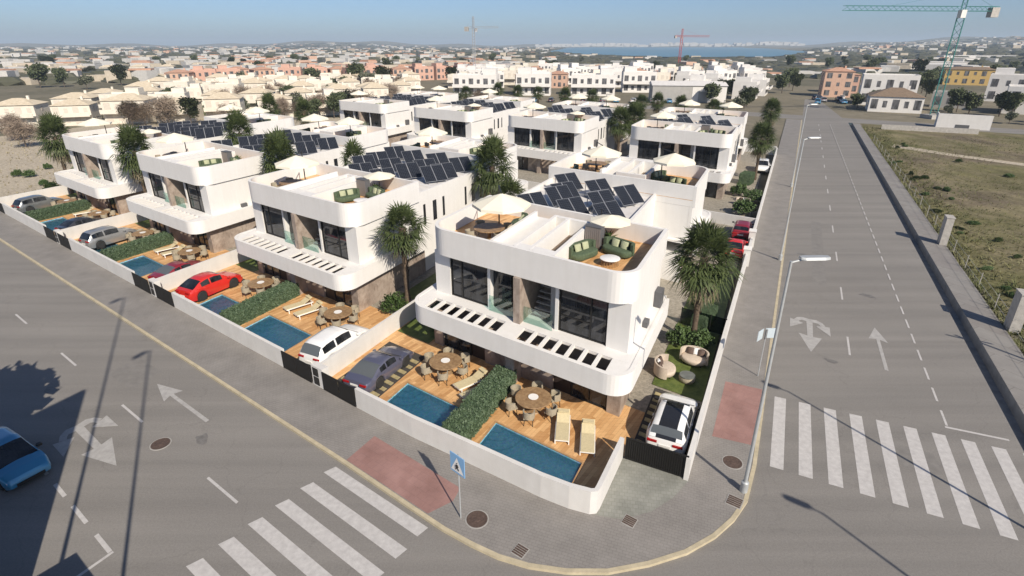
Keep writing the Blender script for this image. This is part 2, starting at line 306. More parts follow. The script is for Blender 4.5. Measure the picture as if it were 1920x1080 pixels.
def tag(o, label, cat, group=None):
    o['label'] = label; o['category'] = cat
    if group: o['group'] = group
    return o
def thing(name, label, cat, loc=(0, 0, 0), rz=0.0, group=None):
    o = bpy.data.objects.new(name, None); COL.objects.link(o); o.location = loc; o.rotation_euler = (0, 0, rz); o.empty_display_size = 0.3
    return tag(o, label, cat, group)
def struct(o): o['kind'] = 'structure'; return o
def stuff(o): o['kind'] = 'stuff'; return o
KIDS = {}
def copy_tree(o, loc=None, rz=None, label=None, group=None, scale=None):
    def rec(x, par):
        c = x.copy(); COL.objects.link(c)
        if par: c.parent = par
        for ch in x.children: rec(ch, c)
        return c
    c = rec(o, None)
    if loc is not None: c.location = loc
    if rz is not None: c.rotation_euler = (0, 0, rz)
    if label: c['label'] = label
    if group: c['group'] = group
    if scale: c.scale = scale if hasattr(scale, '__len__') else (scale,) * 3
    return c
class Proto:                       # first placing uses the original, later ones copy it
    def __init__(s, o): s.o = o; s.used = False
    def put(s, loc, rz=0.0, label=None, group=None, scale=None):
        if not s.used:
            s.used = True; o = s.o; o.location = loc; o.rotation_euler = (0, 0, rz)
            if label: o['label'] = label
            if group: o['group'] = group
            if scale: o.scale = scale if hasattr(scale, '__len__') else (scale,) * 3
            return o
        return copy_tree(s.o, loc, rz, label, group, scale)
def arc(cx, cy, r, a0, a1, n=8): return [(cx + r * math.cos(a0 + (a1 - a0) * i / n), cy + r * math.sin(a0 + (a1 - a0) * i / n)) for i in range(n + 1)]
PER = 20.4; NK = 4
def setp(o, p): o.parent = p
# ================================================================== ground, roads, pavements
def tl(b): return -14.0 - 0.0165 * min(max(b, -30), 150)          # left lip of the trench added as a shadow band
def tr(b): return tl(b) - 0.85
def kerb_r(b): return -2.6 - 0.024 * (b - 7)
def wall_r(b): return 0.1 - 0.0165 * (b - 5.2)
def edge_r(b): return -16.9 - 0.013 * min(b, 160)
XEND = 92.0
def make_ground():
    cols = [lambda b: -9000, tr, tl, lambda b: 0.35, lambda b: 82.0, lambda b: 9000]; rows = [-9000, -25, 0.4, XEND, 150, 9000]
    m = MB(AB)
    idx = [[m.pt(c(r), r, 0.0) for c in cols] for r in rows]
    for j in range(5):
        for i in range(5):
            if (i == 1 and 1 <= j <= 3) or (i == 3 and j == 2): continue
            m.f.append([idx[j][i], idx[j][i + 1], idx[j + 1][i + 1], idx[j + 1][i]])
    struct(m.build('ground', M_GROUND))
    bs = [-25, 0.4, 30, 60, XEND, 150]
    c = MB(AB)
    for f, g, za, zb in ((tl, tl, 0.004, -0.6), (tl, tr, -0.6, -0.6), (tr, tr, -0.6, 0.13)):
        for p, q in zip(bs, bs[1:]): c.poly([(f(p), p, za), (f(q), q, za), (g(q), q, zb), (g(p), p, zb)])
    struct(c.build('shadow_band_trench', M_DCONC, fix=False))  # added trench, its dark inside stands in for a cast shadow band
make_ground()
def sheet(name, pts, z, m, up=True):
    o = MB(AB).poly([(a, b, z) for a, b in pts]).build(name, m, fix=False)
    if o.data.polygons[0].normal.z < 0: o.data.flip_normals()
    return struct(o)
bl = [-25, -3.1]
sheet('road', [(tl(-25) , -25), (tl(-3), -3.1), (tl(40), 40), (tl(100), 100), (tl(150), 150), (-12.2, 215), (kerb_r(215), 215), (kerb_r(100), 100), (kerb_r(8) + .05, 8), (-2.37, 5.6), (-1.95, 4.2), (-1.35, 2.95), (-0.45, 1.55), (0.75, 0.2), (2.05, -1.0), (3.45, -1.9), (4.85, -2.55), (6.0, -2.9), (7.2, -3.05), (83, -3.0), (160, -3.0), (160, -25)], 0.006, M_ASPH)
sheet('cross_street', [(-70, 150.0), (60, 150.0), (60, 160.0), (-70, 160.0)], 0.004, M_ASPH)
sheet('pavement_far_side', [(tr(-25), -25), (edge_r(-25), -25), (edge_r(100), 100), (edge_r(148), 148), (tr(148), 148), (tr(60), 60)], 0.13, M_PAVR)
sheet('rough_field', [(-17.4, -25), (-130, -25), (-130, 150), (edge_r(150) - .4, 150)], 0.01, M_FIELD)
sheet('sandy_ground', [(82.3, 0.2), (150, 0.2), (150, 60), (82.3, 92)], 0.01, M_SAND)
sheet('sandy_ground', [(82.3, -3), (150, -3), (150, 0.2), (82.3, 0.2)], 0.012, M_PAVR)
sheet('green_field', [W2 for W2 in ((118, 62), (190, 62), (200, 112), (130, 118))], 0.012, m_ground('green_crop', [(0.3, (0.06, 0.085, 0.03)), (0.5, (0.10, 0.12, 0.05)), (0.7, (0.15, 0.15, 0.075))], 0.05, 0.3, 2.0))
CURV = [(83, -3.1), (40, -3.1), (15, -3.12), (10.5, -3.2), (8.6, -3.22), (7.2, -3.12), (6.0, -2.95), (4.8, -2.6), (3.4, -1.95), (2.0, -1.05), (0.7, 0.15), (-0.5, 1.5), (-1.4, 2.9), (-2.0, 4.2), (-2.42, 5.6), (kerb_r(8), 8)] + [(kerb_r(b), b) for b in (14, 25, 45, 70, 100, 148)]
inner = [(a_ + (.0), b_) for a_, b_ in CURV]
def offs(pl, d):
    out = []
    for i, (a, b) in enumerate(pl):
        p = pl[max(0, i - 1)]; q = pl[min(len(pl) - 1, i + 1)]; P = W(*p); Q = W(*q); C = W(a, b)
        dx, dy = Q[0] - P[0], Q[1] - P[1]; L = math.hypot(dx, dy); nx, ny = -dy / L, dx / L
        out.append((C[0] + nx * d, C[1] + ny * d))
    return out
ko, ki = offs(CURV, 0.0), offs(CURV, 0.17)
struct(MB().strip(ko, ki, 0.0, 0.135).build('kerb', M_KERB))
pav = [(x, y, 0.124) for x, y in ki]
pv = MB(); pv.poly(pav + [W(wall_r(148), 148, 0.124), W(wall_r(60), 60, 0.124), W(0.3, 5.3, 0.124), W(3.2, 5.0, .124), W(3.3, 1.1, 0.124), W(5.6, 0.6, 0.124), W(10, 0.3, 0.124), W(83, 0.3, 0.124)])
o = pv.build('pavement', M_PAVE, fix=False)
if o.data.polygons[0].normal.z < 0: o.data.flip_normals()
struct(o)
sheet('driveway', [(3.1, 4.95), (3.3, 1.05), (2.2, 1.5), (1.2, 2.6), (0.5, 3.9), (0.05, 5.3)], 0.129, M_APRON)
sheet('red_pavement', [(14.75, -1.0), (14.85, -2.92), (9.6, -2.98), (9.0, -1.85), (9.1, -1.1)], 0.129, M_RED)
sheet('red_pavement', [(-0.6, 14.2), (kerb_r(14) + .2, 14.6), (kerb_r(9.4) + .2, 9.4), (-0.5, 8.9)], 0.129, M_RED)
# ---- painted markings
def paint(name, polys, m=M_PAINT, z=0.011):
    q = MB(AB)
    for i, p in enumerate(polys): q.poly([(a, b, z + .0012 * i) for a, b in p])
    o = q.build(name, m, fix=False)
    for pl in o.data.polygons:
        if pl.normal.z < 0: pl.flip()
    return struct(o)
for i in range(10):
    a = -3.2 - 1.215 * i; s = 0.19 * (-a - 3.2)
    paint('crossing_stripe', [[(a, 8.5 + s * .8), (a - .58, 8.6 + s * .8), (a - .62, 14.62 + s), (a - .04, 14.5 + s)]])
for i in range(8):
    b = -3.42 - 1.22 * i; s = 0.19 * i * 1.22
    paint('crossing_stripe', [[(15.1 + s, b), (9.25 + s * .7, b), (9.4 + s * .7, b - .56), (15.35 + s, b - .56)]])
def dashes(b, spans, w=0.12, m=M_PAINT): paint('lane_marking', [[(p, b), (q, b), (q, b - w), (p, b - w)] for p, q in spans], m)
dashes(-7.22, [(19.87 + 9.1 * i, 17.4 + 9.1 * i) for i in range(12)])
dashes(-11.42, [(25.7, 24.5), (23.6, 22.1), (28.0, 26.7), (21.1, 19.75)], 0.16)
paint('parking_line', [[(19.6, -11.42), (19.72, -11.42), (19.85, -13.4), (19.7, -13.4)]])
def ca(b): return -6.95 - 0.0185 * b
paint('lane_marking', [[(ca(b), b), (ca(b) - .12, b), (ca(b + 2.6) - .12, b + 2.6), (ca(b + 2.6), b + 2.6)] for b in range(22, 140, 9)])
def cb(b): return -11.2 - 0.006 * b
paint('parking_line', [[(cb(b), b), (cb(b) - .11, b), (cb(b + 1.4) - .11, b + 1.4), (cb(b + 1.4), b + 1.4)] for b in [17 + 2.3 * i for i in range(55)]])
paint('parking_line', [[(-11.25, 16.9), (-13.9, 17.5), (-13.9, 17.36), (-11.25, 16.75)]])
def arrow(a, b, da, db, L, m):      # straight arrow, tip at a,b pointing along (da,db)
    pa, pb = -db, da; t = lambda f, s: (a - da * f + pa * s, b - db * f + pb * s)
    return [[t(0, 0), t(2.0, .55), t(1.8, .1), t(1.8, -.1), t(2.0, -.55)], [t(1.8, .1), t(L, .1), t(L, -.1), t(1.8, -.1)]]
paint('straight_arrow', arrow(29.2, -5.25, 1, 0, 5.7, None), M_FADE)
paint('straight_arrow', arrow(-9.28, 27.2, 0, 1, 5.9, None), M_FADE)
def tri_arrow(a, b, da, db):
    pa, pb = -db, da; t = lambda f, s: (a - da * f + pa * s, b - db * f + pb * s)
    ps = [[t(0, 0), t(2.3, .7), t(2.2, .17), t(2.2, -.17), t(2.3, -.7)], [t(2.2, .17), t(4.9, .2), t(4.9, -.2), t(2.2, -.17)]]
    for s in (1, -1):
        arcp = [(4.9, .0), (5.0, .45), (4.75, .8), (4.3, 1.0)]; arci = [(4.45, .15), (4.5, .5), (4.35, .62), (4.1, .7)]
        for (p, q), (p2, q2) in zip(zip(arcp, arci), list(zip(arcp, arci))[1:]): ps.append([t(p[0], s * p[1]), t(p2[0], s * p2[1]), t(q2[0], s * q2[1]), t(q[0], s * q[1])])
        ps.append([t(4.35, s * 1.25), t(4.0, s * .4), t(2.9, s * 1.25)])
    return ps
paint('turn_arrow', tri_arrow(-5.2, 21.0, 0, -1), M_FADE)
paint('turn_arrow', tri_arrow(24.4, -9.4, -1, 0), M_FADE)

# ---- covers
def cover(a, b, r, sq, label, z=0.13):
    t = thing('manhole_cover', label, 'manhole cover', W(a, b, z - .02), ROT_A)
    if sq:
        MB().box((0, 0, .014), (r * 2, r * 2, .028)).build('rim', M_KERBG, t); k = MB()
        for i in range(5): k.box((0, (i - 2) * r * .36, .033), (r * 1.75, r * .26, .014))
        k.build('grate', M_IRON, t)
    else:
        MB().lathe([(r * 1.12, 0), (r * 1.12, .026)], 28).build('rim', M_KERBG, t)
        MB().lathe([(r, 0), (r, .036), (r * .85, .036), (r * .83, .03), (r * .3, .03), (r * .28, .038)], 28).build('lid', M_IRON, t)
cover(7.6, -2.0, .43, False, 'round rusty manhole cover in the tiled pavement right of the blue crossing sign')
cover(5.36, -2.2, .27, True, 'small square iron cover near the kerb at the bottom of the corner pavement')
cover(1.9, 1.6, .27, True, 'small square iron cover below the corner driveway')
cover(-1.9, 5.2, .32, True, 'square iron grate next to the foot of the nearest lamp post')
cover(-1.6, 7.6, .42, False, 'round brown manhole cover beside the nearest lamp post')
cover(24.0, -7.5, .42, False, 'dark round manhole cover in the left street beside the arrows', 0.02)

# ================================================================== boundary walls, gates, piers
WT = 1.32; TH = 0.2
def wall(name, label, pl, th=TH, z0=0.0, z1=WT, m=M_WALLW, side=1, cat='wall'):
    P = offs(pl, 0); Q = offs(pl, th * side)
    return tag(MB().strip(P, Q, z0, z1).build(name, m), label, cat)
crn = [(17.1, 0.0), (13, 0.06), (9.4, 0.3), (7.4, 0.42), (5.7, 0.52), (4.4, 0.7), (3.5, 0.95), (3.25, 1.15), (3.2, 1.5), (3.12, 4.8)]
wall('boundary_wall', 'white garden wall curving round the street corner in front of two pools', crn)
wall('boundary_wall', 'long white garden wall along the right hand pavement with cars behind it', [(wall_r(b), b) for b in (5.2, 20, 33.4)], TH)
wall('boundary_wall', 'white garden wall along the right pavement beyond the white gate post', [(wall_r(b), b) for b in (39.6, 60, 92)], TH)
wall('boundary_wall', 'white panel of street wall between the two gate posts on the right pavement', [(wall_r(b), b) for b in (34.2, 38.9)], TH, z1=1.1)
for b, l in ((33.8, 'white gate post in the right street wall nearer the camera'), (39.25, 'white gate post in the right street wall, the farther one')):
    t = thing('gate_post', l, 'gate post', W(wall_r(b) + .12, b, 0), ROT_B)
    MB().bx(-.28, .28, -.4, .4, 0, 1.65).build('post', M_WALLW, t); MB().bx(-.33, .33, -.45, .45, 1.65, 1.72).build('cap', M_WHITE, t)
HN = ['nearest', 'second', 'third', 'farthest']
def gate(a0, b0, a1, b1, label, slats, h=1.18):
    P = W(a0, b0); Q = W(a1, b1); L = math.dist(P[:2], Q[:2]); rz = math.atan2(Q[1] - P[1], Q[0] - P[0])
    t = thing('driveway_gate', label, 'gate', (P[0], P[1], 0.13), rz)
    f = MB().bx(0, L, -.03, .03, .04, .1).bx(0, L, -.03, .03, h - .06, h).bx(0, .06, -.029, .029, .1, h - .06).bx(L - .06, L, -.029, .029, .1, h - .06)
    f.build('frame', M_GATE, t)
    if slats:
        n = int(L / .105); me = None
        for i in range(n):
            s = MB().bx(-.033, .033, -.022, .022, 0, h - .18) if me is None else None
            if me is None: o = s.build('slat', M_GATE, t, (.12 + i * (L - .2) / n, 0, .09)); me = o.data
            else:
                o = bpy.data.objects.new('slat', me); COL.objects.link(o); o.parent = t; o.location = (.12 + i * (L - .2) / n, 0, .09)
        MB().bx(.06, L - .06, .028, .034, .1, h - .06).build('backing', M_GATE, t)
    else:
        for i in range(2):
            MB().bx(L * i / 2 + .05, L * (i + 1) / 2 - .02, -.02, .02, .1, h - .06).build('panel', M_GATE, t)
gate(3.05, 4.85, 0.2, 5.28, 'black slatted driveway gate in front of the white hatchback on the corner', True, 1.25)
GL = {0: 'black gate behind the grey blue sports coupe', 1: 'black gate behind the bright red coupe', 2: 'black gate behind the grey saloon car of the third house', 3: 'black gate at the far left end of the front wall'}
GR = {1: 'black gate in front of the white estate car and its blue pool', 2: 'black gate in front of the dark red car', 3: 'black gate in front of the dark car, near the left end of the wall'}
for k in range(NK):
    c = PER * k
    gate(c + 19.85, -0.02, c + 17.15, -0.02, GL[k], False)
    if k: gate(c + 3.3, -0.02, c + 0.55, -0.02, GR[k], False)
    if k:
        wall('boundary_wall', 'white street wall in front of the %s house from the corner, between its two black gates' % HN[k], [(c + 17.1, 0), (c + 10, 0), (c + 3.35, 0)])
    # pier with meter boxes at the lot line
    if k < 3:
        t = thing('meter_pier', 'white wall pier with black meter boxes between the gates of the %s and %s houses' % (HN[k], HN[k + 1]), 'pier', W(c + PER - .05, 0.0, 0), ROT_A)
        MB().bx(-.5, .5, 0.0, .42, 0, 1.42).build('pier', M_WALLW, t)
        for i in (0, 1):
            MB().bx(-.36, .12, -.025, 0.0, .22 + i * .58, .72 + i * .58).build('meter_door', M_BLACK, t)
    pl = [(c + PER, 0.42), (c + PER, 8), (c + PER, 24)]
    wall('party_wall', ['white garden wall between the nearest and second houses, beside the white estate car', 'white garden wall between the second and third houses, behind the red coupe', 'white garden wall between the third and farthest houses, behind the grey saloon', 'white garden wall at the far left edge of the estate'][k], pl, .16, 0.0, 1.36)
for k in range(5):
    a = PER * k + (0 if k else 0.6)
    if k: wall('party_wall', 'white garden wall running back between the rear gardens', [(a, 24.2), (a, 45), (a, 70), (a, XEND)], .16, 0, 1.3)['group'] = 'rear garden party walls'
wall('rear_wall', 'long white wall between the rear gardens of the two rows of houses', [(wall_r(45) + .2, 44.9), (40, 44.9), (81.6, 44.9)], .16, 0, 1.3)
wall('rear_wall', 'white wall closing the estate at its far end below the row of palms', [(wall_r(92) + .2, 92), (40, 92), (81.6, 92)], .2, 0, 1.5)

# ================================================================== terraces, pools, planting beds
GZ = 0.13
POOLS = []
for k in range(NK):
    c = PER * k
    POOLS.append((c + 4.75, c + 9.75, .95 if k == 0 else .62, 3.42)); POOLS.append((c + 11.75, c + 16.0, .62, 3.25))
def dk(a): return .8 - (a - 4.75) * .05 if a < 13 else .3
def make_deck():
    m = MB(AB); xs = [0.35]
    for p in sorted(POOLS): xs += [p[0], p[1]]
    xs.append(82.0); b0, b1 = 0.35, 8.7
    for i in range(len(xs) - 1):
        x0, x1 = xs[i], xs[i + 1]; pool = next((p for p in POOLS if abs(p[0] - x0) < 1e-6), None)
        start = 5.35 if (i == 0) else b0
        if i == 0:
            m.poly([(x0, 5.35, GZ), (3.1, 5.0, GZ), (3.1, b1, GZ), (x0, b1, GZ)]); m.poly([(3.25, 4.8, GZ), (3.32, 1.5, GZ), (3.6, 1.12, GZ), (x1, .8, GZ), (x1, b1, GZ), (3.1, b1, GZ), (3.1, 5.0, GZ)]); continue
        if pool: m.poly([(x0, dk(x0), GZ), (x1, dk(x1), GZ), (x1, pool[2], GZ), (x0, pool[2], GZ)]); m.poly([(x0, pool[3], GZ), (x1, pool[3], GZ), (x1, b1, GZ), (x0, b1, GZ)])
        else: m.poly([(x0, dk(x0), GZ), (x1, dk(x1), GZ), (x1, b1, GZ), (x0, b1, GZ)])
    o = m.build('terrace_deck', M_DECK, fix=False)
    for p in o.data.polygons:
        if p.normal.z < 0: p.flip()
    struct(o)
    g = MB(AB); g.poly([(0.35, 8.7, .1), (82.0, 8.7, .1), (82.0, XEND, .1), (0.35, XEND, .1)]); o = g.build('garden_ground', m_ground('garden_soil', [(0.3, (0.2, 0.185, 0.15)), (0.6, (0.33, 0.30, 0.25))], .3, 1.2, 5), fix=False)
    if o.data.polygons[0].normal.z < 0: o.data.flip_normals()
    struct(o)
    lw = MB(AB)
    for k in range(NK):
        c = PER * k
        for x0, x1, y0, y1 in ((c + .35, c + 3.2, 11.4, 20), (c + 17.4, c + PER - .1, 7.2, 20), (c + .35, c + 3.2, 22, 31)): lw.poly([(x0, y0, .142), (x1, y0, .142), (x1, y1, .142), (x0, y1, .142)])
    o = lw.build('lawn', M_LAWN, fix=False)
    for p in o.data.polygons:
        if p.normal.z < 0: p.flip()
    struct(o)
make_deck()
PN = {0: 'nearest blue pool with curved corner steps beside two sun loungers', 1: 'blue pool beside the grey blue sports coupe', 2: 'blue pool in front of the white estate car', 3: 'violet blue pool beside the bright red coupe', 4: 'blue pool beside the dark red car', 5: 'pool in the garden of the grey saloon', 6: 'blue pool beyond the grey saloon, by the dark car', 7: 'pool at the far left house'}
for i, (a0, a1, b0, b1) in enumerate(POOLS):
    t = thing('swimming_pool', PN[i], 'pool', W((a0 + a1) / 2, (b0 + b1) / 2, 0), 0)
    L = lot(); hx = (a1 - a0) / 2; hy = (b1 - b0) / 2
    m = MB(L); z0, z1 = -.32, GZ
    for p, q in (((-hx, -hy), (hx, -hy)), ((hx, -hy), (hx, hy)), ((hx, hy), (-hx, hy)), ((-hx, hy), (-hx, -hy))): m.poly([(*p, z0), (*q, z0), (*q, z1 - .03), (*p, z1 - .03)])
    m.poly([(-hx, -hy, z0), (hx, -hy, z0), (hx, hy, z0), (-hx, hy, z0)])
    m.build('basin', M_TILE, t, fix=False)
    s = MB(L)
    for r, zt in ((1.5, -.2), (1.0, -.1), (.55, -.01)): s.prism([(-hx + .005, hy - .005)] + [(-hx + .005 + r * math.cos(q), hy - .005 - r * math.sin(q)) for q in [math.pi / 2 * j / 8 for j in range(9)]], z0 + .01, zt)
    s.build('steps', M_TILE, t)
    MB(L).poly([(-hx, -hy, .02), (hx, -hy, .02), (hx, hy, .02), (-hx, hy, .02)]).build('water', M_WATER, t, fix=False)
    e = MB(L); e.strip([(-hx - .09, -hy - .09), (hx + .09, -hy - .09), (hx + .09, hy + .09), (-hx - .09, hy + .09)], [(-hx, -hy), (hx, -hy), (hx, hy), (-hx, hy)], GZ - .05, GZ + .012, True)
    e.build('coping', mat('pale_timber', (0.42, 0.25, 0.12), 0.6, var=.2, vscale=4), t)
# car pads of dark strips and pale slabs
M_PADD = mat('dark_gravel', (0.05, 0.045, 0.04), .95, var=.4, vscale=20); M_PADL = mat('yellowed_paver', (0.36, 0.30, 0.16), .9, var=.2, vscale=6)
pad_me = None
for k in range(NK):
    c = PER * k
    for x0, x1, y0, y1 in ((c + .45, c + 2.95, 5.4 if k == 0 else .5, 11.2 if k == 0 else 6.0), (c + 16.6, c + 19.9, .45, 5.9)):
        p = sheet('car_pad', [(x0, y0), (x1, y0), (x1, y1), (x0, y1)], GZ + .006, M_PADD)
        n = int((y1 - y0) / .62)
        for i in range(n):
            if pad_me is None or abs(pad_w - (x1 - x0)) > .01:
                pad_w = x1 - x0; q = MB(lot()); q.bx(-pad_w / 2 + .1, pad_w / 2 - .1, -.14, .14, 0, .03); po = q.build('paver', M_PADL, p); pad_me = po.data
            else:
                po = bpy.data.objects.new('paver', pad_me); COL.objects.link(po); po.parent = p
            po.location = W((x0 + x1) / 2, y0 + .3 + i * .62, GZ + .006)
sheet('dirt_path', [(-22, 118), (-30, 112), (-44, 106), (-60, 101), (-60, 98), (-44, 103), (-30, 109), (-21, 114)], 0.016, M_SAND)

M_PATCH = mat('asphalt_patch', (0.19, 0.18, 0.168), .9, var=.12, vscale=2); M_STAIN = mat('oil_stain', (0.155, 0.147, 0.138), .7, var=.3, vscale=3)
for pts in ([(33, -4.6), (30.2, -4.5), (30.1, -6.4), (33, -6.5)], [(-5.6, 33), (-6.6, 33), (-6.9, 52), (-5.9, 52)], [(6.5, -6.2), (4.6, -4.9), (4.0, -5.8), (5.9, -7.1)], [(-8.6, 12.2), (-10.4, 12.5), (-10.3, 14.0), (-8.5, 13.8)]): sheet('asphalt_patch', pts, .0085, M_PATCH)
for a, b, r in ((-6.3, 20.5, .35), (-9.4, 33, .5), (22.5, -6.1, .4), (15.5, -10.2, .5), (-4.9, 40, .4), (12.5, -8.4, .3), (34, -9, .45)):
    sheet('oil_stain', [(a + r * (1 + .3 * math.sin(3 * q + a)) * math.cos(q), b + r * .8 * (1 + .25 * math.sin(2 * q + b)) * math.sin(q)) for q in [6.283 * i / 18 for i in range(18)]], .0095, M_STAIN)
# ================================================================== houses
def outline(hw, b0, b1, r, ins=0.0):
    h, f, rr = hw - ins, b0 + ins, r - ins
    return [(-h, b1)] + arc(-h + rr, f + rr, rr, math.pi, 1.5 * math.pi, 10) + arc(h - rr, f + rr, rr, 1.5 * math.pi, 2 * math.pi, 10) + [(h, b1)]
def window(L, par, u0, u1, b, z0, z1, mull, glass=M_GLASS, fw=.07, transom=None):
    f = MB(L)
    f.bx(u0, u1, b - .06, b + .06, z0, z0 + fw).bx(u0, u1, b - .06, b + .06, z1 - fw, z1)
    f.bx(u0, u0 + fw, b - .058, b + .058, z0 + fw, z1 - fw).bx(u1 - fw, u1, b - .058, b + .058, z0 + fw, z1 - fw)
    w = f.build('window', M_BLACK, par)
    e = [u0 + fw] + [u0 + (u1 - u0) * q for q in mull] + [u1 - fw]
    for q in mull: MB(L).bx(u0 + (u1 - u0) * q - .035, u0 + (u1 - u0) * q + .035, b - .05, b + .05, z0 + fw, z1 - fw).build('mullion', M_BLACK, w)
    for p, q in zip(e, e[1:]): MB(L).bx(p + .036, q - .036, b + .0, b + .012, z0 + fw, z1 - fw).build('pane', glass, w)
    if transom: MB(L).bx(e[0] + .04, e[1] - .04, b - .049, b - .001, transom, transom + .05).build('transom', M_BLACK, w)
    return w
M_CURT = mat('grey_interior_wall', (0.30, 0.30, 0.31), .8)
def house(name, label, sg, mid_r, side_win=True):
    h = thing(name, label, 'house'); L = lot(sg)
    # ground floor
    for s in (-1, 1):
        MB(L).bx(*sorted((s * .3, s * 2.4)), 7.6, 7.9, .1, 2.5).build('stone_wall', M_STONE, h)
        MB(L).prism([(s * 5.75, 7.55), (s * 6.5, 7.55), (s * 6.5, 16.0), (s * 6.25, 16.0), (s * 6.25, 7.95), (s * 5.75, 7.95)], .1, 2.5).build('stone_wall', M_STONE, h)
    MB(L).bx(-.3, .3, 6.55, 7.95, .1, 2.5).build('dividing_wall', M_STONE, h)
    MB(L).bx(-6.24, 6.24, 9.9, 16.0, .1, 2.49).build('rear_rooms', M_WHITE, h)
    for s in (-1, 1):
        a, b = sorted((s * 2.4, s * 3.5))
        d = MB(L).bx(a + .02, b - .02, 7.75, 7.81, .12, 2.45).build('door', mat('dark_wood_door', (0.035, 0.024, 0.02), .5, var=.2, vscale=4), h)
        MB(L).bx(s * 3.3 - .02, s * 3.3 + .02, 7.68, 7.75, 1.0, 1.5).build('handle', M_GREY, d)
        a, b = sorted((s * 3.52, s * 5.73))
        window(L, h, a, b, 7.75, .14, 2.46, (.5,) if s > 0 else (.5,))
    # balcony slab with pergola slots
    OU = outline(7.2, 5.75, 15.6, 1.25); IN = outline(7.2, 5.75, 15.6, 1.25, .24)
    MB(L).strip(OU, IN, 2.5, 3.65).build('balcony_fascia', M_WHITE, h)
    fl = MB(L); fl.bx(-6.95, 6.95, 7.3, 16.0, 3.44, 3.62)
    fl.prism(arc(-6.95 + 1.0, 5.995 + 1.0, 1.0, math.pi, 1.5 * math.pi, 6) + [(-5.95, 7.295), (-6.95, 7.295)], 3.44, 3.62)
    fl.prism(arc(6.95 - 1.0, 5.995 + 1.0, 1.0, 1.5 * math.pi, 2 * math.pi, 6) + [(6.95, 7.295), (5.95, 7.295)], 3.44, 3.62)
    fl.bx(-.62, .62, 5.995, 7.295, 3.44, 3.62)
    fl.build('balcony_floor', M_WHITE, h)
    for s in (-1, 1):
        for i in range(1, 7):
            u = s * (.62 + i * .773)
            MB(L).bx(u - .085, u + .085, 5.995, 7.295, 3.44, 3.627).build('pergola_beam', M_WHITE, h)
    # upper floor walls
    for s in (-1, 1):
        MB(L).prism([(s * 5.3, 8.1), (s * 6.5, 8.1), (s * 6.5, 15.6), (s * 6.25, 15.6), (s * 6.25, 8.35), (s * 5.3, 8.35)], 3.6, 6.38).build('upper_wall', M_WHITE, h)
        MB(L).bx(*sorted((s * 2.2, s * 2.4)), 8.1, 11.2, 3.6, 6.38).build('loggia_wall', M_WHITE, h)
    MB(L).bx(-6.245, 6.245, 15.3, 15.59, 3.6, 6.38).build('rear_wall', M_WHITE, h)
    w = MB(L).bx(-2.19, 2.19, 11.0, 11.2, 3.6, 6.38).build('loggia_back_wall', M_STONE, h)
    MB(L).bx(-.22, .22, 7.45, 10.99, 3.6, 6.37).build('stone_pier', M_STONE, h)
    MB(L).bx(-2.19, -.9, 8.5, 8.53, 3.62, 6.36).build('loggia_pane', M_GLASS, h)
    MB(L).bx(1.75, 2.19, 8.5, 8.75, 3.6, 6.37).build('loggia_column', M_CURT, h)
    for s in (-1, 1):
        window(L, h, *sorted((s * 2.41, s * 5.29)), 8.25, 3.62, 6.36, (.3, ) if s < 0 else (.66,), transom=4.55)
    for i in range(9):
        MB(L).bx(.5, 1.7, 8.7 + i * .22, 8.7 + i * .22 + .24, 3.6 + (i + 1) * .26 - .05, 3.6 + (i + 1) * .26).build('stair_tread', M_CURT, h)
    for u0, u1 in ((.3, 2.15), (-2.15, -.3)):
        MB(L).bx(u0, u1, 7.85, 7.865, 3.6, 4.6).build('glass_balustrade', M_CLEAR, h)
    # roof terrace
    OU = outline(6.65, 7.6, 15.6, 1.35); IN = outline(6.65, 7.6, 15.6, 1.35, .22)
    MB(L).strip(OU, IN, 6.38, 8.02).build('roof_parapet', M_WHITE, h)
    MB(L).prism(outline(6.65, 7.6, 15.6, 1.35, .225), 6.39, 6.88).build('roof_slab', M_WHITE, h)
    MB(L).prism(outline(6.65, 7.6, 15.6, 1.35, .235), 6.882, 6.92).build('terrace_floor', M_DECK, h)
    MB(L).bx(-6.425, 6.425, 15.38, 15.6, 6.92, 8.0).build('rear_parapet', M_WHITE, h)
    c = MB(L)
    for u in (-1.95, -.42, .55, 2.05): c.bx(u - .1, u + .1, 7.9, 14.2, 6.92, 8.0)
    c.bx(-1.85, -.52, 7.9, 14.2, 6.92, 7.65)
    for u0, u1 in ((-.32, .45), (.65, 1.95)): c.bx(u0, u1, 7.9, 8.5, 6.92, 7.99).bx(u0, u1, 13.9, 14.2, 6.92, 7.99)
    c.build('stair_enclosure', M_WHITE, h)
    MB(L).bx(.66, 1.94, 8.51, 13.89, 6.92, 6.96).build('stairwell', mat('stair_timber', (0.16, 0.115, 0.08), .7), h)
    # lower flat roof toward the middle of the block
    m = MB(L); m.bx(-6.4, mid_r, 15.601, 21.25, .1, 6.6); m.build('rear_wing', M_WHITE, h)
    p = MB(L); p.bx(-6.4, -6.2, 15.605, 21.25, 6.6, 6.98); p.bx(mid_r - .2, mid_r, 15.605, 21.25, 6.6, 6.98); p.bx(-.5, -.3, 15.605, 21.25, 6.6, 6.9)
    p.bx(-6.195, -.505, 18.4, 18.55, 6.6, 6.85); p.bx(-.295, mid_r - .205, 18.4, 18.55, 6.6, 6.85)
    p.build('low_parapet', M_WHITE, h)
    MB(L).bx(-6.19, mid_r - .21, 15.61, 18.39, 6.6, 6.63).bx(-6.19, mid_r - .21, 18.56, 21.24, 6.6, 6.63).build('flat_roof', M_ROOFW, h)
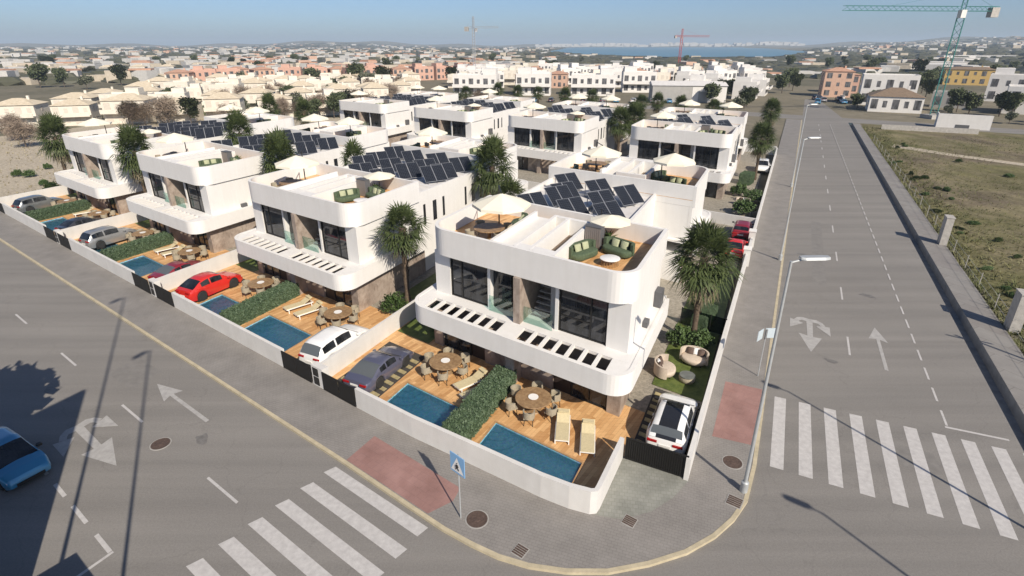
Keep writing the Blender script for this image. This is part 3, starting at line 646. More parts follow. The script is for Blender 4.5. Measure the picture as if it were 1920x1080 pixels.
    if side_win:
        for s in (-1, 1):
            if s > 0 and mid_r < 6: continue
            for b0, wd in ((16.3, .32), (17.7, .55), (19.2, .32)):
                x0, x1 = sorted((s * 6.39, s * 6.42))
                f = MB(L).bx(x0, x1, b0, b0 + wd, 4.2, 5.9).build('side_window', M_BLACK, h)
                x0, x1 = sorted((s * 6.42, s * 6.43)); MB(L).bx(x0, x1, b0 + .05, b0 + wd - .05, 4.26, 5.84).build('pane', M_GLASS, f)
    MB(L).bx(6.52, 6.94, 14.0, 14.9, 3.63, 4.6).build('air_conditioning_unit', M_DGREY, h)
    MB(L).bx(6.52, 6.8, 11.2, 11.8, 3.63, 3.95).build('vent_box', M_DGREY, h)
    return h
AC = lambda k: 10.6 + PER * k
ROWB = (0.0, 47.6)
hf0 = house('white_house', '', 1, 3.5); hr0 = house('white_house', '', -1, 3.5)
pf = Proto(house('white_house', '', 1, 6.4)); pr = Proto(house('white_house', '', -1, 6.4))
HL = {(0, 0, 0): 'large white semi-detached house nearest the camera, above the two corner pools',
 (1, 0, 0): 'white semi-detached house with a palm at its right side, second along the street',
 (2, 0, 0): 'white semi-detached house behind the grey saloon car, third along the left street',
 (3, 0, 0): 'white semi-detached house at the far left end of the front row',
 (0, 0, 1): 'white house back to back with the nearest one, behind its tilted solar panels',
 (1, 0, 1): 'white house back to back with the second front house, behind its solar panels',
 (2, 0, 1): 'white house back to back with the third front house, beyond a large palm crown',
 (3, 0, 1): 'white house back to back with the far left front house',
 (0, 1, 0): 'white house of the second row beside the right hand street, dark windows facing the camera',
 (1, 1, 0): 'white house in the second row, the next one left of the street side house',
 (2, 1, 0): 'white house of the second row, second from its left end',
 (3, 1, 0): 'white house at the left end of the second row',
 (0, 1, 1): 'white house closing the second row at its far end by the right street',
 (1, 1, 1): 'rear half house behind the second row, in front of the row of palms',
 (2, 1, 1): 'rear half house behind the second row with dark solar panels before it',
 (3, 1, 1): 'rear half house behind the left end of the second row'}
HOUSES = {}
for row in (0, 1):
    for k in range(NK):
        for rear in (0, 1):
            loc = W(AC(k), ROWB[row] + (42.5 if rear else 0), 0); lb = HL[(k, row, rear)]
            if k == 0 and row == 0: o = (hr0 if rear else hf0); o.location = loc; o['label'] = lb
            else: o = (pr if rear else pf).put(loc, 0, lb)
            o['group'] = 'white houses of the new estate'
def HP(k, row, rear, u, b, z=0): return W(AC(k) - u, ROWB[row] + (42.5 - b if rear else b), z)

# ================================================================== furniture
G_PAR = 'cream parasols on the roof terraces'
def make_parasol():
    t = thing('parasol', '', 'parasol')
    n = 8; r = 1.75
    c = MB(); top = c.pt(0, 0, .62); rim = [c.pt(r * math.cos(2 * math.pi * i / n), r * math.sin(2 * math.pi * i / n), 0) for i in range(n)]
    low = [c.pt(r * math.cos(2 * math.pi * i / n), r * math.sin(2 * math.pi * i / n), -.16) for i in range(n)]
    for i in range(n): j = (i + 1) % n; c.f += [[top, rim[i], rim[j]], [rim[i], low[i], low[j], rim[j]]]
    o = c.build('canopy', M_CREAM, t, (0, 0, 2.35))
    MB().tube((0, 0, 2.9), (0, 0, 3.06), .05, .03).build('finial', M_BLACK, t)
    MB().tube((1.75, 0.1, 0), (1.85, 0.1, 3.0), .045).tube((1.85, 0.1, 2.98), (0, 0, 3.0), .035).build('pole', M_BLACK, t)
    MB().box((1.75, .1, .05), (.8, .8, .1)).build('base', M_DGREY, t)
    for i in range(n):
        a = 2 * math.pi * i / n; MB().tube((0, 0, 2.88), (r * .98 * math.cos(a), r * .98 * math.sin(a), 2.33), .012, n=4).build('rib', M_ALU, t)
    return t
par = Proto(make_parasol())
def make_sofa():
    t = thing('sofa', '', 'sofa')
    def pill(w, d, z0, z1, m, name, n=10, y=0):
        r = d / 2; pts = arc(-w / 2 + r, y, r, math.pi / 2, 1.5 * math.pi, n) + arc(w / 2 - r, y, r, -math.pi / 2, math.pi / 2, n)
        q = MB(); q.loft([[(x * s, y + (yy - y) * s, z) for x, yy in pts] for s, z in ((.94, z0), (1, z0 + .06), (1, z1 - .08), (.96, z1 - .02), (.88, z1))]); return q.build(name, m, t, smooth=50)
    pill(1.95, .92, .1, .45, M_VELV, 'seat')
    out = arc(-.52, .05, .5, math.pi * 1.02, math.pi * .5, 8) + arc(.52, .05, .5, math.pi * .5, -.02 * math.pi, 8); inn = arc(-.52, .05, .31, math.pi * 1.02, math.pi * .5, 8) + arc(.52, .05, .31, math.pi * .5, -.02 * math.pi, 8)
    MB().strip(out, inn, .2, .82).build('backrest', M_VELV, t, smooth=45)
    for x in (-.3, .32):
        q = MB(); q.loft([[(x + sx * .23 * s, .2 + y + sz * .05, .62 + sz * .2 * s) for sx, sz in ((-1, -1), (1, -1), (1, 1), (-1, 1))] for s, y in ((.8, -.1), (1, -.05), (1, .03), (.8, .08))]); q.build('cushion', M_CUSH, t, smooth=60)
    for x in (-.7, .7):
        for y in (-.25, .25): MB().tube((x, y, 0), (x, y, .12), .03).build('leg', M_BLACK, t)
    return t
sofa = Proto(make_sofa())
def make_ctable():
    t = thing('coffee_table', '', 'coffee table')
    MB().lathe([(.5, .36), (.55, .38), (.55, .41), (.5, .43)], 24).build('top', M_WHITEP, t, smooth=40)
    q = MB(); 
    for i in range(18):
        a = 2 * math.pi * i / 18; q.tube((.48 * math.cos(a), .48 * math.sin(a), 0), (.42 * math.cos(a), .42 * math.sin(a), .36), .018, n=5)
    q.build('slatted_drum', M_TAB, t); return t
ctab = Proto(make_ctable())
def make_screen():
    t = thing('storage_cabinet', '', 'cabinet')
    MB().box((0, 0, .65), (1.0, .5, 1.3)).build('body', M_DGREY, t)
    for i in range(8): MB().box((-.44 + i * .126, -.262, .65), (.1, .02, 1.24)).build('slat', mat('weathered_slats', (0.21, 0.185, 0.17), .7), t)
    MB().box((0, 0, 1.325), (1.06, .56, .05)).build('top', M_DGREY, t); return t
cab = Proto(make_screen())
def make_plant(r=.32, pot=True):
    t = thing('potted_plant', '', 'potted plant')
    MB().lathe([(.2, 0), (.26, .4), (.24, .42), (.2, .38)], 14).build('pot', mat('terracotta', (.30, .15, .08), .8, var=.15), t)
    rr = random.Random(3); q = MB()
    for i in range(70):
        a = rr.uniform(0, 6.28); e = rr.uniform(.1, 1.5); l = rr.uniform(.35, .75)
        p = Vector((0, 0, .4)); d = Vector((math.cos(a) * math.cos(e), math.sin(a) * math.cos(e), math.sin(e))); s = d.cross(Vector((0, 0, 1))).normalized() * .05
        q.poly([tuple(p), tuple(p + d * l * .5 + s), tuple(p + d * l - Vector((0, 0, .1 * l))), tuple(p + d * l * .5 - s)])
    q.build('foliage', M_SHRUB, t, fix=False); return t
plant = Proto(make_plant())
def make_dtable():
    t = thing('dining_table', '', 'dining table')
    MB().lathe([(.1, .69), (.93, .69), (.96, .71), (.96, .75), (.94, .765)], 36).build('top', M_TAB, t, smooth=35)
    MB().lathe([(.45, 0), (.42, .04), (.12, .1), (.1, .69)], 20).build('pedestal', M_TAB, t, smooth=40)
    return t
dtab = Proto(make_dtable())
def make_bowl():
    o = MB().lathe([(.1, 0), (.2, .0), (.27, .02), (.27, .035), (.12, .03)], 24).build('tray', M_WHITEP, smooth=40); return tag(o, '', 'tray')
bowl = Proto(make_bowl())
def make_chair():
    t = thing('garden_chair', '', 'chair')
    MB().box((0, 0, .42), (.5, .5, .08)).build('seat', M_WICK, t)
    out = arc(0, .02, .31, math.radians(-25), math.radians(205), 12); inn = arc(0, .02, .26, math.radians(-25), math.radians(205), 12)
    MB().strip(out, inn, .44, .80).build('backrest', M_WICK, t, smooth=40)
    for x in (-.2, .2):
        for y in (-.2, .2): MB().tube((x * 1.15, y * 1.15, 0), (x, y, .4), .02, n=6).build('leg', M_BLACK, t)
    return t
chair = Proto(make_chair())
def make_lounger():
    t = thing('sun_lounger', '', 'sun lounger'); w = .66
    f = MB(); 
    for x in (-w / 2, w / 2): f.box((x, 0, .3), (.05, 2.0, .06))
    for y in (-.975, .3, .975): f.box((0, y, .3), (w - .05, .05, .05))
    f.build('frame', M_WHITEP, t)
    MB().box((0, -.34, .345), (w - .02, 1.3, .03)).build('seat', M_SLING, t)
    q = MB(); q.loft([[(x, y, z) for x, z in ((-w / 2 + .01, z0), (w / 2 - .01, z0), (w / 2 - .01, z0 + .03), (-w / 2 + .01, z0 + .03))] for y, z0 in ((.32, .33), (.65, .5), (.98, .68))]); q.build('backrest', M_SLING, t)
    MB().box((0, .83, .69), (w - .12, .22, .06)).build('pillow', M_SLING, t)
    MB().tube((0, .7, .3), (0, .78, .55), .02).build('prop', M_GREY, t)
    for x in (-w / 2, w / 2):
        for y in (-.85, .85): MB().box((x, y, .135), (.05, .06, .27)).build('leg', M_WHITEP, t)
    return t
loung = Proto(make_lounger())
def make_loveseat():
    t = thing('garden_loveseat', '', 'garden sofa')
    q = MB(); pts = [(math.cos(a) * .78, math.sin(a) * .6) for a in [2 * math.pi * i / 24 for i in range(24)]]
    q.loft([[(x * s, y * s, z) for x, y in pts] for s, z in ((.75, .1), (.95, .2), (1, .36), (.97, .44), (.85, .48))]); q.build('seat', M_BEIGEF, t, smooth=60)
    out = [(math.cos(a) * .84, math.sin(a) * .66) for a in [math.radians(-10 + 200 * i / 18) for i in range(19)]]; inn = [(x * .88, y * .88) for x, y in out]
    MB().strip(out, inn, .12, .85).build('backrest', M_BEIGEF, t, smooth=45)
    for x, y, m in ((-.3, .3, M_IRON), (.02, .38, M_WHITEP), (.34, .3, M_IRON)):
        r = MB(); r.loft([[(x + sx * .19 * s, y + yy + sz * .06, .66 + sz * .18 * s) for sx, sz in ((-1, -1), (1, -1), (1, 1), (-1, 1))] for s, yy in ((.8, -.09), (1, -.04), (1, .03), (.8, .07))]); r.build('cushion', m, t, smooth=60)
    for x in (-.5, .5):
        for y in (-.3, .3): MB().tube((x, y, 0), (x, y, .16), .03).build('leg', M_BLACK, t)
    return t
love = Proto(make_loveseat())
def make_pouf():
    t = thing('round_garden_table', '', 'side table')
    q = MB(); q.lathe([(.36, 0), (.44, .1), (.46, .28), (.40, .38)], 24); q.build('woven_body', M_WICK, t, smooth=40)
    MB().lathe([(.44, .38), (.44, .415)], 24).build('top', mat('grey_slate', (.14, .15, .14), .6, var=.2), t); return t
pouf = Proto(make_pouf())
parasols = []
BR = {(k, 0): HN[k] + ' front house' for k in range(4)}; BR.update({(0, 1): 'street side back row house', (1, 1): 'second back row house', (2, 1): 'third back row house', (3, 1): 'last back row house'})
DIRS = ['right', 'far right', 'far left', 'left', 'near left', 'near right']
def side(q): return DIRS[int(round(q / (math.pi / 3))) % 6]
for row in (0, 1):
    for k in range(NK):
        for rear in (0, 1):
            nm = BR[(k, row)].replace('front house', 'rear house').replace('back row', 'far end') if rear else BR[(k, row)]
            z = 6.92; f = -1 if rear else 1; rz = ROT_A + (math.pi if rear else 0)
            par.put(HP(k, row, rear, -2.75 if not rear else -2.2, 10.6 if not rear else 13.4, z), ROT_A + .35 + 1.9, 'cream parasol on the left terrace of the ' + nm, G_PAR)
            if (k + 2 * row + rear) % 3 != 2: parasols.append(par.put(HP(k, row, rear, 3.3 if not rear else 4.2, 14.3 if not rear else 13.0, z), ROT_A + 2.4, 'cream parasol on the right terrace of the ' + nm, G_PAR))
            g = 'green sofas on the roof terraces'
            if not rear and (k + 2 * row + rear) % 3 != 2: parasols[-1].scale = (.72, .72, .58)
            sofa.put(HP(k, row, rear, 2.75, 11.0, z), ROT_A + 1.35, 'green sofa against the stair wall, right terrace of the ' + nm, g)
            sofa.put(HP(k, row, rear, 4.35, 12.55, z), ROT_A - .2, 'green sofa facing the street, right terrace of the ' + nm, g)
            sofa.put(HP(k, row, rear, -5.2 if rear else -2.9, 13.2, z), ROT_A - 1.2, 'green sofa on the left terrace of the ' + nm, g)
            ctab.put(HP(k, row, rear, 4.4, 10.9, z), 0, 'white round coffee table on the roof terrace of the ' + nm, 'round coffee tables')
            if not rear:
                cab.put(HP(k, row, rear, 2.75, 12.9, z), rz, 'grey slatted cabinet behind the sofa on the ' + nm, 'slatted cabinets')
                plant.put(HP(k, row, rear, 3.45, 13.6, z), 1.0, 'leafy potted plant between the green sofas on the ' + nm, 'potted plants')
            dtab.put(HP(k, row, rear, -3.6, 10.4, z), 0, 'round wooden table under the left parasol of the ' + nm, 'round wooden tables')
            for i in range(4):
                a = i * 1.57 + .5; P = HP(k, row, rear, -3.6, 10.4, z)
                chair.put((P[0] + 1.25 * math.cos(a), P[1] + 1.25 * math.sin(a), z), a - math.pi / 2, 'wicker chair on the ' + ['right', 'far', 'left', 'near'][i] + ' side of the terrace table, ' + nm, 'garden chairs')
# gardens in front of the first row
TABS = [(8.45, 5.45, 'nearest corner garden'), (14.6, 5.4, 'garden of the sports coupe'), (24.8, 5.7, 'garden of the white estate car'), (33.9, 5.4, 'garden of the bright red coupe'), (PER * 2 + 4.8, 5.6, 'garden of the dark red car'), (PER * 2 + 13.8, 5.4, 'garden of the grey saloon'), (PER * 3 + 4.8, 5.6, 'garden of the dark car'), (PER * 3 + 13.8, 5.4, 'far left garden')]
for i, (a, b, nm) in enumerate(TABS):
    P = W(a, b, GZ)
    dtab.put(P, 0, 'round wooden dining table on the deck of the ' + nm, 'round wooden tables')
    bowl.put((P[0], P[1], GZ + .767), 0, 'white round tray on the dining table in the ' + nm, 'white trays')
    n = 6
    for j in range(n):
        q = 2 * math.pi * j / n + .3 + .2 * i
        chair.put((P[0] + 1.2 * math.cos(q), P[1] + 1.2 * math.sin(q), GZ), q - math.pi / 2 + .1 * math.sin(j * 5), 'wicker chair, ' + side(q) + ' of the dining table in the ' + nm, 'garden chairs')
LG = [(6.35, 4.75, .32, 'left of the two sun loungers by the corner pool'), (4.95, 4.75, .30, 'right of the two sun loungers by the corner pool'), (12.55, 5.2, -.45, 'left lounger beside the hedge in the sports coupe garden'), (11.75, 4.7, -.45, 'lounger half hidden by the hedge in the sports coupe garden'),
      (29.0, 5.3, -.35, 'left of the two loungers by the pool of the white estate car'), (27.6, 5.2, -.35, 'right of the two loungers by the pool of the white estate car'), (PER * 2 + 8.6, 5.2, -.3, 'left lounger in the garden of the dark red car'), (PER * 2 + 7.2, 5.2, -.3, 'right lounger in the garden of the dark red car'), (PER * 3 + 8.3, 5.2, -.3, 'lounger in the garden of the dark car at the left')]
for a, b, r, l in LG: loung.put(W(a, b, GZ), ROT_B + r, 'cream ' + l, 'sun loungers')
love.put(W(1.4, 15.0, GZ), ROT_A + .1, 'rounded beige garden sofa behind the white hatchback, in front of the shrubs', 'beige garden sofas')
love.put(W(2.75, 12.9, GZ), ROT_A + 1.9, 'rounded beige garden sofa beside the house wall, left of the low round table', 'beige garden sofas')
pouf.put(W(1.45, 12.9, GZ), 0, 'low round wicker table with dark top between the beige garden sofas')
love.put(W(1.5, 38.9 + 15, .1), ROT_A, 'white garden sofa in the far right strip of garden', 'beige garden sofas')
# ================================================================== solar panels
def make_array():
    t = thing('solar_panel', '', 'solar panel'); tl_ = R(39); ca, sa = math.cos(tl_), math.sin(tl_)
    for i in (0, 1):
        x0 = -1.06 + i * 1.07; 
        T = lambda x, y, z: (x, (y) * ca - z * sa, .18 + (y + .9) * sa + z * ca)
        f = MB(T).bx(x0, x0 + 1.04, -.9, .9, 0, .035).build('module', M_ALU, t)
        c = MB().poly([(0, 0, 0), (.98, 0, 0), (.98, 1.74, 0), (0, 1.74, 0)]).build('cells', M_CELL, f, fix=False)
        p = T(x0 + .03, -.87, .0385); c.location = p; c.rotation_euler = (tl_, 0, 0)
    for x in (-.85, .0, .85):
        s = MB(); s.tube((x, .8, 0), (x, .74, .16 + 1.64 * sa), .025, n=5).tube((x, -.8, .05), (x, .8, .05), .025, n=5); s.build('stand', M_ALU, t)
    return t
arr = Proto(make_array())
AN = ['left in the front row', 'second in the front row', 'third in the front row', 'left in the back row', 'second in the back row', 'third in the back row', 'right in the front row', 'right in the back row']
AP = [(-4.9, 16.9), (-1.9, 17.5), (1.4, 17.1), (-4.4, 20.2), (-1.2, 20.7), (1.9, 20.1), (4.9, 17.4), (4.6, 20.6)]
for row in (0, 1):
    for k in range(NK):
        for rear in (0, 1):
            for u_, b0_ in AP:
                u, b = u_, b0_
                if k == 0 and row == 0 and u > 3: continue
                if k == 0 and row == 0: u, b = {0: (-3.7, 17.6), 1: (-.5, 18.1), 2: (1.9, 18.6), 3: (-2.6, 20.6), 4: (.6, 21.2), 5: (9, 9)}[AP.index((u_, b0_))]
                if k == 0 and row == 0 and u > 8: continue
                if (k * 5 + row * 3 + rear * 2 + AP.index((u_, b0_))) % 6 == 5 and not (k == 0 and row == 0): continue
                nm = BR[(k, row)].replace('front house', 'rear house').replace('back row', 'far end') if rear else BR[(k, row)]
                jit = rnd.uniform(-.25, .25)
                arr.put(HP(k, row, rear, u + jit, b, 6.63), R(180 - 150) + math.pi * 0, 'solar panel, ' + AN[AP.index((u_, b0_))] + ', low roof of the ' + nm, 'solar panels on the low roofs')
# ================================================================== cars
def lerp_tab(tab, x):
    if x <= tab[0][0]: return tab[0][1]
    for (a, p), (b, q) in zip(tab, tab[1:]):
        if x <= b:
            t = (x - a) / (b - a); t = t * t * (3 - 2 * t) * .5 + t * .5
            return p + (q - p) * t
    return tab[-1][1]
def paint_mat(name, c, metal=0.0): return mat('paint_' + name, c, .32, metal, .5, coat=.8)
TYPES = {
 'hatch': dict(L=4.1, w=.89, wb=2.5, fx=1.25, r=.31, deck=[(-2.05, .62), (-2.0, .86), (-1.7, .93), (1.0, .92), (1.55, .84), (1.95, .68), (2.05, .5)], gh=[(-1.95, .92), (-1.62, 1.36), (-1.2, 1.45), (-.2, 1.5), (.3, 1.44), (1.12, .92)], i=(1, 4), bx=(-1.95, 1.12)),
 'suv': dict(L=4.65, w=.93, wb=2.75, fx=1.4, r=.36, deck=[(-2.32, .7), (-2.25, .98), (-1.9, 1.04), (1.1, 1.02), (1.75, .95), (2.2, .78), (2.32, .55)], gh=[(-2.2, 1.03), (-1.85, 1.5), (-1.4, 1.61), (-.2, 1.66), (.35, 1.58), (1.2, 1.02)], i=(1, 4), bx=(-2.2, 1.2)),
 'coupe_suv': dict(L=4.6, w=.93, wb=2.75, fx=1.4, r=.37, deck=[(-2.3, .7), (-2.2, 1.0), (-1.8, 1.06), (1.1, 1.0), (1.75, .92), (2.2, .74), (2.3, .52)], gh=[(-2.05, 1.05), (-1.15, 1.46), (-.7, 1.56), (-.1, 1.58), (.35, 1.5), (1.2, .99)], i=(1, 4), bx=(-2.05, 1.2)),
 'sedan': dict(L=4.6, w=.9, wb=2.7, fx=1.38, r=.33, deck=[(-2.3, .66), (-2.2, .92), (-1.7, .97), (1.0, .92), (1.7, .84), (2.18, .68), (2.3, .5)], gh=[(-1.95, .96), (-1.1, 1.36), (-.7, 1.43), (-.1, 1.45), (.3, 1.38), (1.12, .92)], i=(1, 4), bx=(-1.95, 1.12)),
 'sports': dict(L=4.5, w=.93, wb=2.45, fx=1.3, r=.34, deck=[(-2.25, .6), (-2.15, .80), (-1.6, .88), (-.8, .86), (.9, .80), (1.5, .78), (2.1, .6), (2.25, .42)], gh=[(-1.75, .87), (-.85, 1.2), (-.4, 1.27), (0, 1.28), (.3, 1.22), (1.05, .81)], i=(1, 4), bx=(-1.75, 1.05)),
}
def car(kind, label, loc, rz, pm, roofm=None, rim=M_RIM, rear_gl=M_CARGL):
    d = TYPES[kind]; t = thing('parked_car', label, 'car', loc, rz, 'cars parked in the gardens and streets'); hl = d['L'] / 2; r = d['r']; fx, rx = d['fx'], d['fx'] - d['wb']
    xs = sorted(set([round(-hl + d['L'] * i / 46, 3) for i in range(47)] + [round(c + (r + .05) * math.sin(q), 3) for c in (fx, rx) for q in [-1.57 + 3.14 * j / 10 for j in range(11)]]))
    xs = [x for i, x in enumerate(xs) if i == 0 or x - xs[i - 1] > .012]
    def wid(x): e = abs(x) / hl; return d['w'] * (1 - .17 * max(0, (e - .72) / .28) ** 2.2) * (1 - .015 * (1 - e))
    def zb(x):
        z = .2 + .1 * max(0, (abs(x) / hl - .86) / .14)
        for c in (fx, rx):
            q = (r + .055) ** 2 - (x - c) ** 2
            if q > 0: z = max(z, r + math.sqrt(q))
        return z
    rings = []
    for x in xs:
        w = wid(x); zt = lerp_tab(d['deck'], x); b = min(zb(x), zt - .1); m = (b + zt) / 2
        half = [(w * .95, b), (w * .995, b + (zt - b) * .3), (w, b + (zt - b) * .55), (w * .975, b + (zt - b) * .8), (w * .92, zt - .03), (w * .82, zt), (w * .45, zt + .022), (0, zt + .03)]
        ring = [(x, -y, z) for y, z in half] + [(x, y, z) for y, z in half[::-1][1:]]
        rings.append(ring)
    MB().loft(rings).build('body', pm, t, smooth=38)
    # greenhouse
    g = d['gh']; i0, i1 = d['i']; body_w = d['w']
    xs2 = [g[0][0] + (g[-1][0] - g[0][0]) * i / 28 for i in range(29)]
    def sec(x, e=0.0):
        zr = lerp_tab(g, x); zd = lerp_tab(d['deck'], x) - .03; h = max(.0, zr - zd); w0 = wid(x) * .93; k = min(1, h / .5); w1 = w0 * (1 - .21 * k)
        return [(w0, zd), (w0 * .985 - .0, zd + h * .12), (w1 + (w0 - w1) * .12, zd + h * .82), (w1 * .95, zd + h * .95), (w1 * .6, zd + h * 1.0 + .012 * k), (0, zd + h + .02 * k)]
    def faces(cond):
        q = MB()
        for x0, x1 in zip(xs2, xs2[1:]):
            s0, s1 = sec(x0), sec(x1)
            for j in range(5):
                if cond((x0 + x1) / 2, j):
                    for sg in (1, -1): q.poly([(x0, sg * s0[j][0], s0[j][1]), (x1, sg * s1[j][0], s1[j][1]), (x1, sg * s1[j + 1][0], s1[j + 1][1]), (x0, sg * s0[j + 1][0], s0[j + 1][1])])
        return q
    xr0, xr1 = g[i0][0], g[i1][0]; mid = (xr0 + xr1) / 2 - .1
    pil = lambda x: abs(x - mid) < .05 or x > xr1 + .18 or x < xr0 - .02 - (.1 if kind in ('sports', 'coupe_suv') else 0)
    gl = lambda x, j: (j == 1 and not pil(x)); ws = lambda x, j: j >= 3 and x > xr1 - .05; rw = lambda x, j: j >= 3 and x < xr0 + .05 and x > g[0][0] + .06
    def bld(c, name, m, par=t):
        q = faces(c)
        if not q.f: return None
        me = q.build(name, m, par, fix=False); bm = bmesh.new(); bm.from_mesh(me.data); bmesh.ops.remove_doubles(bm, verts=bm.verts, dist=.002); bmesh.ops.recalc_face_normals(bm, faces=bm.faces); bm.to_mesh(me.data); bm.free(); me.data.shade_smooth(); return me
    rm = roofm or pm
    isr = lambda x, j: j >= (4 if roofm else 3) and not ws(x, j) and not rw(x, j)
    bld(lambda x, j: not gl(x, j) and not ws(x, j) and not rw(x, j) and not (roofm and isr(x, j)), 'roof_frame', pm)
    if roofm: bld(isr, 'glass_roof', roofm)
    bld(gl, 'side_window', M_CARGL); bld(ws, 'windscreen', M_CARGL); bld(rw, 'rear_window', rear_gl)
    # wheels
    for x in (fx, rx):
        for s in (1, -1):
            y = d['w'] - .1
            q = MB(lambda a, b, c, x=x, y=y, s=s: (x + a, s * (y + c), r + b)); q.lathe([(r * .6, -.11), (r * .93, -.11), (r, -.07), (r, .06), (r * .93, .09), (r * .66, .09)], 24); w = q.build('wheel', M_RUB, t, smooth=35)
            q = MB(lambda a, b, c, x=x, y=y, s=s: (x + a, s * (y + c), r + b)); q.lathe([(r * .66, .05), (r * .66, .085), (r * .6, .08), (r * .58, .03)], 20)
            for k in range(5):
                a = 2 * math.pi * k / 5; ca, sa = math.cos(a), math.sin(a)
                q.prism([(ca * .03 - sa * .03, sa * .03 + ca * .03), (ca * .03 + sa * .03, sa * .03 - ca * .03), (ca * r * .62 + sa * .03, sa * r * .62 - ca * .03), (ca * r * .62 - sa * .03, sa * r * .62 + ca * .03)], .055, .078)
            q.build('rim', rim, w)
            q = MB(); q.box((x, s * (d['w'] - .3), r), (r * 2.02, .42, r * 1.9)); q.build('wheel_well', M_RUB, t)
    zf = lerp_tab(d['deck'], hl - .16) - .08; zr = lerp_tab(d['deck'], -hl + .1) - .1
    for s in (1, -1):
        w = wid(hl - .15); MB().loft([[(hl - .34, s * w * 1.0, zf + .05), (hl - .34, s * w * 1.0, zf - .05), (hl - .34, s * (w - .06), zf - .05), (hl - .34, s * (w - .06), zf + .06)], [(hl - .1, s * w * .97, zf - .02), (hl - .1, s * w * .97, zf - .1), (hl - .06, s * (w - .4), zf - .1), (hl - .06, s * (w - .4), zf - .02)]]).build('headlight', M_LAMPW, t)
        w = wid(-hl + .06); MB().box((-hl + .07, s * (w - .23), zr - .02), (.15, .42, .1)).build('tail_light', M_LAMPR, t)
        xm = g[-1][0] - .28; zm = lerp_tab(d['deck'], xm) + .08
        q = MB(); q.loft([[(xm + dx, s * (d['w'] + yy), zm + dz) for dx, dz in ((-.1 * k, -.06 * k), (.07 * k, -.06 * k), (.07 * k, .06 * k), (-.1 * k, .07 * k))] for yy, k in ((-.06, .4), (.0, 1), (.14, .9), (.17, .5))]); q.build('mirror', pm if kind != 'hatch' else M_BLACK, t, smooth=50)
        for xh in (mid - .35, mid + .55): MB().box((xh, s * (d['w'] * .985), lerp_tab(d['deck'], xh) - .15), (.16, .03, .025)).build('door_handle', pm, t)
    MB().box((-hl + .01, 0, .36), (.06, wid(-hl) * 1.5, .16)).build('rear_bumper', M_BLACK, t)
    MB().box((-hl - .012, 0, .62), (.03, .5, .11)).build('number_plate', M_WHITEP, t)
    MB().box((hl - .005, 0, .36), (.06, wid(hl) * 1.4, .15)).build('front_grille', M_BLACK, t)
    return t
FWD = ROT_B + math.pi / 2; ALF = ROT_A
P_WHITE = paint_mat('white', (.78, .78, .77)); P_RED = paint_mat('red', (.55, .025, .018)); P_DRED = paint_mat('dark_red', (.22, .014, .022)); P_LAV = paint_mat('blue_grey', (.125, .13, .19), .4)
P_SIL = paint_mat('silver', (.34, .345, .345), .5); P_GRY = paint_mat('grey', (.20, .21, .21), .5); P_DRK = paint_mat('charcoal', (.05, .052, .06), .4); P_BLUE = paint_mat('blue', (.05, .27, .46), .2)
P_WHT2 = M_CARGL
zc = GZ + .036
h_ = car('hatch', 'small white hatchback with panoramic black glass roof behind the slatted corner gate', W(1.42, 8.15, zc), FWD, P_WHITE, mat('black_glass_roof', (.02, .02, .022), .08, coat=.5), rear_gl=M_REARGL); h_.scale = (1.06, 1.08, 1.0)
car('sports', 'grey blue sports coupe parked nose to the house beside a pool', W(17.95, 2.95, zc), FWD, P_LAV, rear_gl=M_REARGL)
car('suv', 'white estate car parked beside the pool of the second house', W(22.0, 3.0, zc), FWD, P_WHITE, rear_gl=M_REARGL)
car('coupe_suv', 'bright red coupe with black wheels behind the front wall', W(PER + 17.0, 3.0, zc), FWD, P_RED, rim=M_DGREY)
car('sports', 'dark red low car half hidden by the wall beside the bright red coupe', W(PER * 2 + 1.6, 3.1, zc), FWD, P_DRED, rear_gl=M_REARGL)
car('suv', 'grey saloon car in the garden of the third house', W(PER * 2 + 15.9, 3.1, zc), FWD, P_SIL)
car('sedan', 'dark car half hidden by the wall beside the grey saloon', W(PER * 3 + 1.9, 3.1, zc), FWD, P_DRK)
car('suv', 'grey car at the far left end of the front gardens', W(PER * 3 + 15.6, 3.1, zc), FWD, P_GRY)
car('sports', 'red sports car in the right hand garden strip beyond the big palm', W(1.0, 36.4, zc), FWD, P_RED)
car('hatch', 'second red car farther along the right hand garden strip', W(.75, 42.0, zc), FWD, P_DRED)
car('suv', 'white car facing the camera in the garden strip beside the second row house', W(.35, 76, zc), FWD + math.pi, P_WHITE)
car('hatch', 'blue car parked in the shade at the left edge of the picture', W(28.6, -12.3, .01), ROT_A + .12, P_BLUE)

